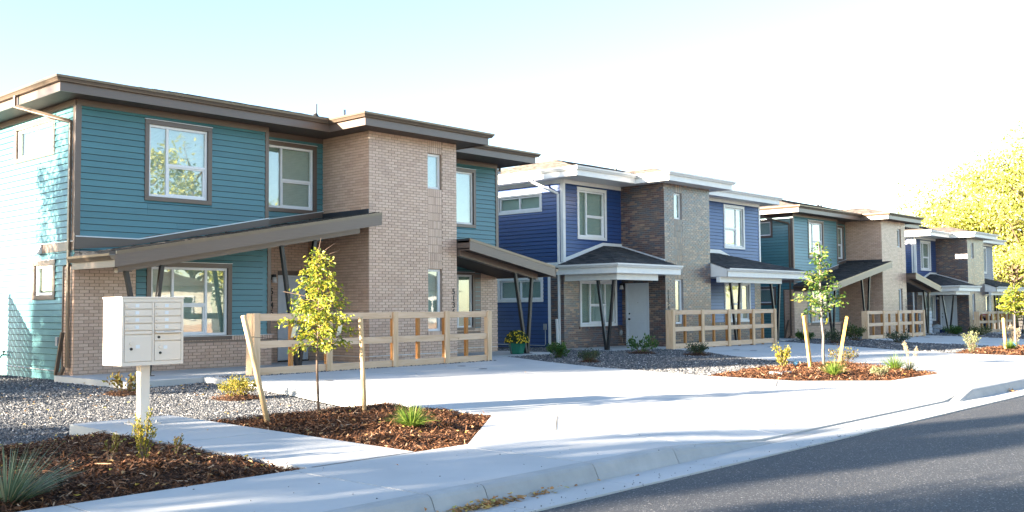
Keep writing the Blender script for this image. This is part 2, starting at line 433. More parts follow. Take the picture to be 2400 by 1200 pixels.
def np_mesh(name, verts, faces):
    """verts (n,3), faces (m,k) arrays -> mesh, fast"""
    me = bpy.data.meshes.new(name)
    v = np.ascontiguousarray(verts, dtype=np.float32); f = np.ascontiguousarray(faces, dtype=np.int32)
    me.vertices.add(len(v)); me.vertices.foreach_set('co', v.ravel())
    me.loops.add(f.size); me.loops.foreach_set('vertex_index', f.ravel())
    me.polygons.add(len(f)); me.polygons.foreach_set('loop_start', np.arange(0, f.size, f.shape[1], dtype=np.int32))
    me.update(calc_edges=True); me.validate(); me.shade_flat()
    return me

def unit(a): return a / np.maximum(np.linalg.norm(a, axis=1, keepdims=True), 1e-9)
def leaf_arrays(pts, size, aspect=0.55, dirs=None, droop=0.3, fold=0.18, rng=RNG):
    """folded diamond leaves: 4 verts, 2 tris each"""
    n = len(pts)
    d = rng.normal(size=(n, 3)) if dirs is None else dirs + rng.normal(size=(n, 3)) * 0.55
    d[:, 2] -= droop; d = unit(d)
    r = unit(np.cross(d, rng.normal(size=(n, 3)))); up = np.cross(r, d)
    sz = (np.broadcast_to(size, (n,)) * rng.uniform(0.65, 1.25, n))[:, None]
    a = pts; b = pts + d * sz
    m = pts + d * sz * 0.45
    l = m + r * sz * aspect * 0.5 + up * sz * fold; q = m - r * sz * aspect * 0.5 + up * sz * fold
    V = np.stack([a, l, b, q], 1).reshape(-1, 3)
    i = np.arange(n)[:, None] * 4
    F = np.concatenate([i + np.array([[0, 2, 1]]), i + np.array([[0, 3, 2]])], 1).reshape(-1, 3)
    return V, F
def leaves(name, pts, size, mat, parent=None, O=(0, 0, 0), **kw):
    V, F = leaf_arrays(np.asarray(pts, float), size, **kw)
    return link(name, np_mesh(name, V - np.array(O), F), mat, parent)

def clip_poly(poly, a, b, c):
    """keep the side a*x+b*y+c >= 0 of a polygon of tuples (x, y, ...)"""
    out = []
    for i, p in enumerate(poly):
        q = poly[(i + 1) % len(poly)]
        dp, dq = a * p[0] + b * p[1] + c, a * q[0] + b * q[1] + c
        if dp >= 0: out.append(p)
        if (dp >= 0) != (dq >= 0):
            t = dp / (dp - dq); out.append(tuple(p[k] + (q[k] - p[k]) * t for k in range(len(p))))
    return out
def in_poly(x, y, poly):
    x = np.asarray(x); y = np.asarray(y); ins = np.zeros(x.shape, bool)
    for i in range(len(poly)):
        x0, y0 = poly[i][:2]; x1, y1 = poly[(i + 1) % len(poly)][:2]
        c = ((y0 > y) != (y1 > y))
        if y1 != y0: ins ^= c & (x < (x1 - x0) * (y - y0) / (y1 - y0) + x0)
    return ins
def poly_area(p): return 0.5 * sum(p[i][0] * p[(i + 1) % len(p)][1] - p[(i + 1) % len(p)][0] * p[i][1] for i in range(len(p)))

# ------------------------------------------------------------------ ground heights
XS = [-60, 20, 30, 45, 62, 100, 400]; ZS = [0, 0, -.075, -.20, -.37, -.75, -3.5]
def C0(x, y): return np.interp(x, XS, ZS) - .011 * np.clip(17 - np.asarray(y, float), 0, 10)
def smst(t):
    t = np.clip(t, 0, 1); return t * t * (3 - 2 * t)
CUTS = [(8.4, 10.4, 16.35, 17.2), (21.6, 23.4, 30.0, 31.0), (36.0, 38.0, 45.0, 46.0)]
def cutf(x):
    x = np.asarray(x, float); r = np.zeros_like(x)
    for a, b, c, d in CUTS: r = np.maximum(r, np.minimum(np.clip((x - a) / (b - a), 0, 1), np.clip((d - x) / (d - c), 0, 1)))
    return r
def CH(x, y):
    """top of the concrete"""
    return C0(x, y) - .13 * cutf(x) * smst((6.9 - np.asarray(y, float)) / 1.35)
def dip(x, y):
    x = np.asarray(x, float)
    return -.11 * smst((12.0 - x) / 2.5) - .025
def GH(x, y): return C0(x, y) + dip(x, y)
def MH(x, y, b):
    """mulch: a low mound inside its bed"""
    xs = [p[0] for p in b]; ys = [p[1] for p in b]
    d = np.full(np.shape(x), 9.0)
    for i in range(len(b)):
        x0, y0 = b[i]; x1, y1 = b[(i + 1) % len(b)]
        L = math.hypot(x1 - x0, y1 - y0) + 1e-9
        t = np.clip(((x - x0) * (x1 - x0) + (y - y0) * (y1 - y0)) / L ** 2, 0, 1)
        d = np.minimum(d, np.hypot(x - x0 - t * (x1 - x0), y - y0 - t * (y1 - y0)))
    return C0(x, y) - .035 + .085 * smst(d / 1.0)
# ------------------------------------------------------------------ ground, road, pavements
def grid_mesh(name, poly, hf, step=0.5, skirt=0.0):
    bm = bmesh.new()
    if poly_area(poly) < 0: poly = poly[::-1]
    bm.faces.new([bm.verts.new((p[0], p[1], 0)) for p in poly])
    xs = [p[0] for p in poly]; ys = [p[1] for p in poly]
    for lo, hi, no in ((min(xs), max(xs), (1, 0, 0)), (min(ys), max(ys), (0, 1, 0))):
        k = math.ceil(lo / step) * step
        while k < hi:
            if k > lo + 1e-3:
                bmesh.ops.bisect_plane(bm, geom=bm.verts[:] + bm.edges[:] + bm.faces[:], plane_co=(k * no[0], k * no[1], 0), plane_no=no)
            k += step
    if skirt:
        ed = [e for e in bm.edges if e.is_boundary]
        r = bmesh.ops.extrude_edge_only(bm, edges=ed)
        low = set(v for v in r['geom'] if isinstance(v, bmesh.types.BMVert))
    else: low = set()
    co = np.array([v.co[:2] for v in bm.verts]); z = hf(co[:, 0], co[:, 1])
    for v, zz in zip(bm.verts, z): v.co.z = zz - (skirt if v in low else 0)
    bmesh.ops.recalc_face_normals(bm, faces=bm.faces)
    me = bpy.data.meshes.new(name); bm.to_mesh(me); bm.free()
    return me

def slabs(name, poly, xj, yj, hf, mat='concrete', gap=0.016, skirt=0.11, base_off=0.045):
    base = kind(link(name, grid_mesh(name, poly, lambda x, y: hf(x, y) - base_off, 0.8), M['joint_and_lap_shade']))
    xs = [p[0] for p in poly]; ys = [p[1] for p in poly]
    xe = [min(xs) - 1] + sorted(xj) + [max(xs) + 1]; ye = [min(ys) - 1] + sorted(yj) + [max(ys) + 1]
    for i in range(len(xe) - 1):
        for j in range(len(ye) - 1):
            q = clip_poly(poly, 1, 0, -(xe[i] + gap / 2)); q = clip_poly(q, -1, 0, xe[i + 1] - gap / 2) if len(q) > 2 else q
            q = clip_poly(q, 0, 1, -(ye[j] + gap / 2)) if len(q) > 2 else q; q = clip_poly(q, 0, -1, ye[j + 1] - gap / 2) if len(q) > 2 else q
            if len(q) > 2 and abs(poly_area(q)) > 0.02:
                link('slab', grid_mesh('slab', q, hf, 0.45, skirt), M[mat], base)
    return base

gx = np.concatenate([np.arange(-300, -60, 60), np.arange(-60, 120, 5), np.arange(120, 1001, 80)])
gy = np.concatenate([np.arange(-600, -40, 80), np.arange(-40, 80, 6), np.arange(80, 1001, 80)])
X_, Y_ = np.meshgrid(gx, gy); Zg = C0(X_, Y_) - 0.36
idx = np.arange(X_.size).reshape(X_.shape)
kind(link('ground', np_mesh('ground', np.stack([X_, Y_, Zg], -1).reshape(-1, 3),
    np.stack([idx[:-1, :-1], idx[:-1, 1:], idx[1:, 1:], idx[1:, :-1]], -1).reshape(-1, 4)), M['soil']))

def road_h(x, y): return C0(x, 7.0) - .138 + .012 * np.clip(5.04 - y, 0, 5) - .012 * np.clip(-0.5 - y, 0, 7)
ex = np.arange(-40, 150.1, 0.35)
edge = 5.04 + 0.012 * np.sin(ex * 2.1) + RNG.normal(0, 0.006, len(ex))
rp = [(float(a), float(b)) for a, b in zip(ex, edge)] + [(150, -6), (-40, -6)]
rv = []; rf = []
cols = np.array([0.0, .25, 1, 2, 3.5, 5.54, 8, 11.0])
for i, (a, b) in enumerate(zip(ex, edge)):
    for c in cols: rv.append((a, b - c, float(road_h(a, b - c)) - (0.0 if c else 0.012)))
for i in range(len(ex) - 1):
    for j in range(len(cols) - 1):
        k = i * len(cols) + j; rf.append((k, k + len(cols), k + len(cols) + 1, k + 1))
kind(link('road', np_mesh('road', np.array(rv), np.array(rf)), M['asphalt']))

# gutter pan and kerb, in cast lengths
KJ = [-12.0, -8.0, -4.5, -1.6, 1.3, 3.2, 5.15, 5.72, 7.12, 8.4, 10.4, 12.4, 14.4, 16.35, 17.2, 19.1, 21.6, 23.4, 25.6, 27.8, 30.0, 31.0, 33.5, 36.0, 38.0, 41.0, 45.0, 46.0, 50, 55, 60, 70, 80]
gut = kind(link('gutter', grid_mesh('gutter', [(-12, 5.0), (80, 5.0), (80, 5.47), (-12, 5.47)], lambda x, y: C0(x, 7.0) - .175, 2.0), M['joint_and_lap_shade']))
krb = kind(link('kerb', grid_mesh('kerb', [(-12, 5.48), (80, 5.48), (80, 5.62), (-12, 5.62)], lambda x, y: C0(x, 7.0) - .17, 2.0), M['joint_and_lap_shade']))
KP = [(5.448, -.15), (5.452, -.14), (5.475, -.10), (5.505, -.035), (5.525, -.012), (5.555, -.001), (5.628, 0.0)]
for a, b in zip(KJ[:-1], KJ[1:]):
    a += .005; b -= .005
    link('gutter_slab', grid_mesh('gutter_slab', [(a, 4.98), (b, 4.98), (b, 5.452), (a, 5.452)],
        lambda x, y: C0(x, 7.0) - .142 - .02 * np.clip((y - 5.04) / .41, 0, 1) + .012, 0.6, 0.05), M['concrete'], gut)
    n = max(2, int((b - a) / .4)); vs = []; fs = []
    for i in range(n + 1):
        x = a + (b - a) * i / n; c = float(cutf(x)); z0 = float(C0(x, 7.0))
        for y, z in KP: vs.append((x, y, z0 - .148 + (z + .148) * (1 - c)))
    m = len(KP)
    for i in range(n):
        for k in range(m - 1): fs.append((i * m + k, (i + 1) * m + k, (i + 1) * m + k + 1, i * m + k + 1))
    mb = MB(); mb.add(vs, fs); mb.add([vs[k] for k in range(m)] + [(vs[0][0], 5.628, vs[0][2])], [tuple(range(m + 1))]); mb.add([vs[n * m + k] for k in range(m)] + [(vs[n * m][0], 5.628, vs[n * m][2])], [tuple(range(m + 1))])
    mb.build('kerb_segment', M['kerb'], krb)

slabs('sidewalk', [(-12, 5.632), (80, 5.632), (80, 7.25), (-12, 7.25)],
    [-8.2, -6.3, -4.4, -2.5, -.6, 1.3, 3.2, 5.14, 7.12, 9.0, 10.9, 12.8, 14.7, 16.6, 18.5, 20.4, 22.3, 24.2, 26.1, 28, 29.9, 31.8, 33.7, 36, 38, 40, 43, 46, 50, 55, 60, 70], [], CH)
D1 = [(7.30, 7.262), (18.2, 7.262), (17.0, 8.5), (17.0, 10.45), (17.45, 12.5), (17.55, 13.4), (18.3, 15.5), (19.4, 17.9), (17.9, 18.05), (17.9, 17.28), (10.25, 17.28), (10.2, 15.5), (9.78, 13.6), (9.36, 11.95), (9.4, 10.9), (9.4, 8.9)]
slabs('driveway', D1, [10.9, 13.2, 15.4], [9.1, 11.2, 13.3, 15.4], CH)
D2 = [(20.75, 7.262), (31.6, 7.262), (30.3, 8.4), (30.34, 10.16), (31.4, 12.3), (33.0, 14.4), (35.2, 17.5), (36.3, 18.8), (26.8, 18.35), (25.94, 15.9), (24.3, 14.2), (22.94, 12.2), (22.7, 11.2), (22.62, 9.1)]
slabs('driveway', D2, [25.0, 27.2, 29.4], [9.1, 11.2, 13.3, 15.4], CH)
D3 = [(35.6, 7.262), (47.6, 7.262), (46.4, 8.5), (46.4, 10.5), (47.2, 12.5), (49.5, 16), (51.5, 19.0), (44.5, 18.6), (41.0, 17.0), (39.3, 15.3), (38.2, 13.8), (37.9, 12.5), (37.2, 11.0), (37.4, 9.0)]
slabs('driveway', D3, [40.5, 43.5], [9.1, 11.2, 13.3, 15.4], CH)
D4 = [(51, 7.262), (63, 7.262), (62, 8.6), (62, 12), (66, 18.6), (58, 18.3), (55.5, 15), (53, 11.5), (52.5, 9)]
slabs('driveway', D4, [57.5], [9.1, 11.2, 13.3, 15.4], CH)
slabs('walkway', [(5.32, 7.262), (6.58, 7.262), (6.58, 11.9), (5.3, 11.9)], [], [9.55], lambda x, y: CH(x, y) + .0, skirt=.16)
P1 = [(8.72, 17.3), (17.88, 17.3), (17.88, 21.0), (8.72, 20.3)]
slabs('porch_slab', P1, [11.4, 14.2, 16.2], [], lambda x, y: C0(x, y) * 0 - .004, skirt=.2)
slabs('porch_slab', [(17.9, 18.07), (22.05, 18.07), (22.05, 20.6), (17.9, 20.6)], [20.0], [], lambda x, y: C0(x, y) * 0 - .004, skirt=.14)
slabs('porch_slab', [(24.4, 18.1), (26.7, 18.1), (26.8, 18.37), (29.2, 18.42), (29.2, 21.2), (25.5, 21.2), (24.4, 20.2)], [26.6], [], lambda x, y: C0(x, y) * 0 - .075, skirt=.14)
slabs('porch_slab', [(31.6, 18.5), (36.2, 18.9), (38.4, 19.0), (38.4, 20.6), (31.6, 20.6)], [34.0], [], lambda x, y: C0(x, y) * 0 - .085, skirt=.14)
slabs('porch_slab', [(40.4, 18.3), (44.5, 18.62), (47.4, 18.64), (51.4, 19.05), (54.2, 19.1), (54.2, 21), (40.6, 20.6)], [43, 46, 50], [], lambda x, y: C0(x, y) * 0 - .225, skirt=.14)
slabs('porch_slab', [(57.0, 18.6), (58, 18.35), (66, 18.65), (70.6, 19), (70.6, 21.4), (57, 21.4)], [60, 64], [], lambda x, y: C0(x, y) * 0 - .385, skirt=.14)
# dark expansion joints that show as short ticks
jm = MB()
for (x0, y0), (x1, y1) in (((8.72, 7.28), (9.78, 8.14)), ((16.70, 8.72), (15.62, 8.18)), ((5.36, 7.256), (6.56, 7.256))):
    d = Vector((x1 - x0, y1 - y0)).normalized(); s = Vector((-d.y, d.x)) * (.008 if y0 < 7.26 and abs(y0 - y1) < .01 else .005)
    jm.add([(x0 + s.x, y0 + s.y, float(CH(x0, y0)) + .004), (x0 - s.x, y0 - s.y, float(CH(x0, y0)) + .004), (x1 - s.x, y1 - s.y, float(CH(x1, y1)) + .004), (x1 + s.x, y1 + s.y, float(CH(x1, y1)) + .004)], [(0, 1, 2, 3)])
kind(jm.build('expansion_joint', M['joint_and_lap_shade']))

# gravel
G1 = [(-6, 10.7), (4.1, 10.75), (4.35, 10.63), (5.05, 10.93), (5.29, 11.1), (5.29, 11.92), (6.6, 11.92), (6.6, 11.05), (9.18, 11.1), (9.37, 11.0), (9.34, 11.95), (9.76, 13.6), (10.18, 15.5), (10.23, 17.28), (8.7, 17.28), (8.7, 20.3), (9.2, 20.4), (9.2, 40), (-6, 40)]
G2 = [(17.02, 10.48), (18.1, 10.62), (19.63, 10.88), (21.3, 10.8), (22.3, 10.75), (22.68, 11.2), (22.92, 12.2), (24.28, 14.22), (25.92, 15.92), (26.78, 18.1), (24.38, 18.1), (24.38, 20.2), (25.7, 21.2), (25.7, 36), (21.6, 36), (21.6, 20.6), (22.07, 20.6), (22.07, 18.05), (19.42, 17.9), (18.32, 15.5), (17.57, 13.4), (17.47, 12.5)]
G3 = [(30.36, 10.2), (33.1, 10.85), (37.0, 11.1), (37.9, 12.5), (38.18, 13.8), (39.28, 15.3), (40.98, 17.0), (44.4, 18.6), (40.4, 18.3), (40.4, 20.4), (41.2, 20.9), (41.2, 36), (37.6, 36), (37.6, 20.6), (38.42, 20.6), (38.42, 18.98), (36.3, 18.85), (35.22, 17.5), (33.02, 14.4), (31.42, 12.3)]
G4 = [(46.42, 10.5), (53, 11.5), (55.5, 15), (58, 18.3), (57, 18.6), (57, 21.6), (54.2, 21.4), (54.2, 19.1), (51.52, 19.0), (49.52, 16), (47.22, 12.5)]
STRIP1 = [(10.4, 16.72), (17.85, 16.72), (17.85, 17.27), (10.4, 17.27)]
for P in (G1, G2, G3, G4): kind(link('gravel', grid_mesh('gravel', P, GH, 0.6), M['gravel_bed']))
OCT = np.array([(1, 0, 0), (-1, 0, 0), (0, 1, 0), (0, -1, 0), (0, 0, 1), (0, 0, -1)], float)
OF = np.array([(0, 2, 4), (2, 1, 4), (1, 3, 4), (3, 0, 4), (2, 0, 5), (1, 2, 5), (3, 1, 5), (0, 3, 5)])
def stones(P, dens, size, lim=None):
    xs = [p[0] for p in P]; ys = [p[1] for p in P]
    n = int((max(xs) - min(xs)) * (max(ys) - min(ys)) * dens)
    p = np.stack([RNG.uniform(min(xs), max(xs), n), RNG.uniform(min(ys), max(ys), n)], 1)
    k = in_poly(p[:, 0], p[:, 1], P)
    if lim is not None: k &= lim(p[:, 0], p[:, 1])
    p = p[k]; n = len(p)
    q = RNG.normal(size=(n, 4)); q /= np.linalg.norm(q, axis=1, keepdims=True)
    w, x, y, z = q.T
    Rm = np.stack([1 - 2 * (y * y + z * z), 2 * (x * y - z * w), 2 * (x * z + y * w), 2 * (x * y + z * w), 1 - 2 * (x * x + z * z), 2 * (y * z - x * w), 2 * (x * z - y * w), 2 * (y * z + x * w), 1 - 2 * (x * x + y * y)], -1).reshape(n, 3, 3)
    base = OCT[None] * RNG.uniform(0.65, 1.25, (n, 6, 1)) * (np.array([1.0, 0.8, 0.6]) * RNG.uniform(.8, 1.2, (n, 3)))[:, None, :]
    V = np.einsum('nij,nkj->nki', Rm, base) * (size * RNG.uniform(0.6, 1.35, n))[:, None, None]
    V[:, :, 2] *= 0.75
    zc = GH(p[:, 0], p[:, 1]) + size * RNG.uniform(0.0, 0.8, n)
    V += np.stack([p[:, 0], p[:, 1], zc], 1)[:, None, :]
    F = OF[None] + (np.arange(n) * 6)[:, None, None]
    return V.reshape(-1, 3), F.reshape(-1, 3)
def put_stones(name, lst):
    V = []; F = []; b = 0
    for v, f in lst: V.append(v); F.append(f + b); b += len(v)
    return kind(link(name, np_mesh(name, np.concatenate(V), np.concatenate(F)), M['gravel']), 'stuff')
put_stones('gravel_stones', [stones(G1, 2300, .0165, lambda x, y: (x > .36 * y - 2.0) & (y < 14.5) & (x > 1.5)), stones(G1, 1100, .022, lambda x, y: (x > .36 * y - 1.8) & (y >= 14.5) & (y < 24))])
put_stones('gravel_stones', [stones(G2, 620, .027, lambda x, y: y < 22)])
put_stones('gravel_stones', [stones(G3, 200, .045, lambda x, y: y < 22), stones(G4, 90, .06, lambda x, y: y < 22)])
p = stones(STRIP1, 500, .02); p[0][:, 2] += -GH(p[0][:, 0], p[0][:, 1]) + C0(p[0][:, 0], p[0][:, 1]) - .004
put_stones('gravel_stones', [(p[0][:], p[1])])

# mulch beds
BA = [(-6, 7.25), (5.30, 7.25), (5.30, 11.05), (5.05, 10.95), (4.35, 10.65), (4.1, 10.77), (-6, 10.72)]
BB = [(6.6, 7.27), (7.28, 7.27), (9.38, 8.9), (9.38, 10.95), (9.18, 11.08), (6.6, 11.03)]
BC = [(16.98, 8.5), (18.2, 7.28), (20.75, 7.28), (22.6, 9.1), (22.68, 11.1), (22.3, 10.73), (21.3, 10.78), (19.63, 10.86), (18.1, 10.6), (17.0, 10.46)]
BD = [(30.36, 10.16), (30.32, 8.42), (31.62, 7.3), (35.6, 7.3), (37.35, 9.0), (37.15, 11.05), (33.1, 10.83)]
def shreds(B, dens, L, W, lim=None):
    xs = [p[0] for p in B]; ys = [p[1] for p in B]
    n = int((max(xs) - min(xs)) * (max(ys) - min(ys)) * dens)
    x = RNG.uniform(min(xs), max(xs), n); y = RNG.uniform(min(ys), max(ys), n)
    k = in_poly(x, y, B)
    if lim is not None: k &= lim(x, y)
    x, y = x[k], y[k]; n = len(x)
    z = MH(x, y, B) + RNG.uniform(0.0, 0.035, n) + .02 * np.sin(x * 7) * np.sin(y * 6)
    t = RNG.uniform(0, 2 * np.pi, n); e = RNG.normal(0, 0.38, n)
    d = np.stack([np.cos(t) * np.cos(e), np.sin(t) * np.cos(e), np.sin(e)], 1)
    s = unit(np.cross(d, np.stack([RNG.normal(0, .5, n), RNG.normal(0, .5, n), np.ones(n)], 1)))
    l = (L * RNG.lognormal(0, 0.5, n))[:, None]; w = (W * RNG.uniform(.5, 1.6, n))[:, None]
    c = np.stack([x, y, z], 1); b = np.cross(d, s) * l * RNG.uniform(-.12, .12, (n, 1))
    V = np.stack([c - d * l / 2 - s * w / 3, c - d * l / 2 + s * w / 3, c + s * w / 2 + b, c + d * l / 2 + s * w / 4, c + d * l / 2 - s * w / 4, c - s * w / 2 + b], 1)
    i = np.arange(n)[:, None] * 6
    F = np.concatenate([i + np.array([[0, 1, 2, 5]]), i + np.array([[5, 2, 3, 4]])], 1).reshape(-1, 4)
    return V.reshape(-1, 3), F
for B, dens, L, W, lim in ((BA, 2600, .05, .010, lambda x, y: (x > .36 * y - 1.3)), (BB, 2600, .05, .010, None), (BC, 800, .07, .016, None), (BD, 350, .09, .024, None)):
    kind(link('mulch_bed', grid_mesh('mulch_bed', B, lambda x, y, B=B: MH(x, y, B) + .014 * np.sin(x * 7) * np.sin(y * 6), 0.22), M['mulch_bed']))
    v, f = shreds(B, dens, L, W, lim)
    kind(link('mulch_shreds', np_mesh('mulch_shreds', v, f), M['mulch']), 'stuff')
# dry leaves lying about
lp = []
def scat(n, x0, x1, y0, y1, hf, poly=None):
    x = RNG.uniform(x0, x1, n); y = RNG.uniform(y0, y1, n)
    if poly: k = in_poly(x, y, poly); x, y = x[k], y[k]
    for a, b in zip(x, y): lp.append((a, b, float(hf(a, b)) + RNG.uniform(.012, .035)))
scat(330, 1, 10, 10.8, 19, lambda a, b: GH(a, b) + .012, G1)
scat(240, 1.5, 5.3, 7.3, 10.9, lambda a, b: MH(a, b, BA) + .02, BA)
scat(130, 6.6, 9.4, 7.3, 11, lambda a, b: MH(a, b, BB) + .02, BB)
scat(60, 17, 22.7, 7.3, 10.8, lambda a, b: MH(a, b, BC) + .02, BC)
scat(26, 3, 20, 5.7, 16, CH)
for a in np.concatenate([RNG.normal(5.62, .22, 260), RNG.normal(6.35, .10, 24), RNG.uniform(3, 8, 30), RNG.normal(18.9, .12, 24)]):
    b = 5.44 - abs(RNG.normal(0, .045)); lp.append((a, b, float(C0(a, 7)) - .152 + abs(RNG.normal(0, .022))))
V, F = leaf_arrays(np.array(lp), .062, 0.62, None, 0.0, .22)
ctr = np.repeat(np.array(lp), 4, 0); V[:, 2] = ctr[:, 2] + (V[:, 2] - ctr[:, 2]) * 0.38 + .006
kind(link('fallen_leaves', np_mesh('fallen_leaves', V, F), M['dry_leaf']), 'stuff')
# specks of loose grit on the road edge and the pavement
gp = np.stack([RNG.uniform(4, 16, 260), np.where(RNG.uniform(size=260) < .75, 5.04 + RNG.normal(0, .07, 260), RNG.uniform(5.1, 7.2, 260))], 1)
Vg = []; Fg = []
for i, (a, b) in enumerate(gp):
    z = float(road_h(a, b)) + .004 if b < 5.04 else (float(C0(a, 7)) - .13 if b < 5.45 else float(CH(a, b)))
    Vg.append(OCT * RNG.uniform(.003, .009) * [1.3, 1, .7] + [a, b, z + .003]); Fg.append(OF + i * 6)
kind(link('road_grit', np_mesh('road_grit', np.concatenate(Vg), np.concatenate(Fg)), M['cover']), 'stuff')
# ------------------------------------------------------------------ houses
COURSE = 0.0677
def unit_brick():
    mb = MB()
    fr = [(-.487, -.5, -.48), (.487, -.5, -.48), (.487, -.5, .48), (-.487, -.5, .48)]
    ou = [(-.5, -.15, -.5), (.5, -.15, -.5), (.5, -.15, .5), (-.5, -.15, .5)]
    bk = [(x, .5, z) for x, y, z in ou]
    mb.v = fr + ou + bk
    mb.f = [(0, 1, 2, 3)] + [(i, i + 4, (i + 1) % 4 + 4, (i + 1) % 4) for i in range(4)] + [(i + 4, i + 8, (i + 1) % 4 + 8, (i + 1) % 4 + 4) for i in range(4)]
    return mb
UB = unit_brick()
US = unit_brick(); US.v = [(x * (.46 / .487) if abs(x) < .49 else x, y, z * (.488 / .48) if abs(z) < .49 else z) for x, y, z in US.v]
def unit_plank():
    mb = MB(); mb.v = []
    for x in (-.5, .5): mb.v += [(x, 0, 0), (x, -1, 0), (x, -1, .03), (x, -.25, 1), (x, 0, 1)]
    mb.f = [(0, 1, 2, 3, 4), (9, 8, 7, 6, 5)] + [(i, i + 5, (i + 1) % 5 + 5, (i + 1) % 5) for i in range(5)]
    return mb
UP = unit_plank()
def rot_of(n): return math.atan2(n[0], -n[1])          # local -Y turned to the wall's outward side
def sub_iv(iv, cut):
    out = []
    for a, b in iv:
        if cut[1] <= a or cut[0] >= b: out.append((a, b)); continue
        if cut[0] > a: out.append((a, cut[0]))
        if cut[1] < b: out.append((cut[1], b))
    return out

class Fac:
    def __init__(s, P, u, n): s.P, s.u, s.n = P, u, n
    def pt(s, a, z, d=0.0): return (s.P[0] + s.u[0] * a + s.n[0] * d, s.P[1] + s.u[1] * a + s.n[1] * d, z)
    def box(s, mb, a0, a1, z0, z1, d0, d1):
        return mb.hexa([s.pt(a0, z0, d0), s.pt(a1, z0, d0), s.pt(a1, z0, d1), s.pt(a0, z0, d1), s.pt(a0, z1, d0), s.pt(a1, z1, d0), s.pt(a1, z1, d1), s.pt(a0, z1, d1)])
    def strip(s, mb, pts, d0, d1):
        """a flat board given by its outline (a, z)"""
        return mb.prism([s.pt(a, z, d0) for a, z in pts], (s.n[0] * (d1 - d0), s.n[1] * (d1 - d0), 0))

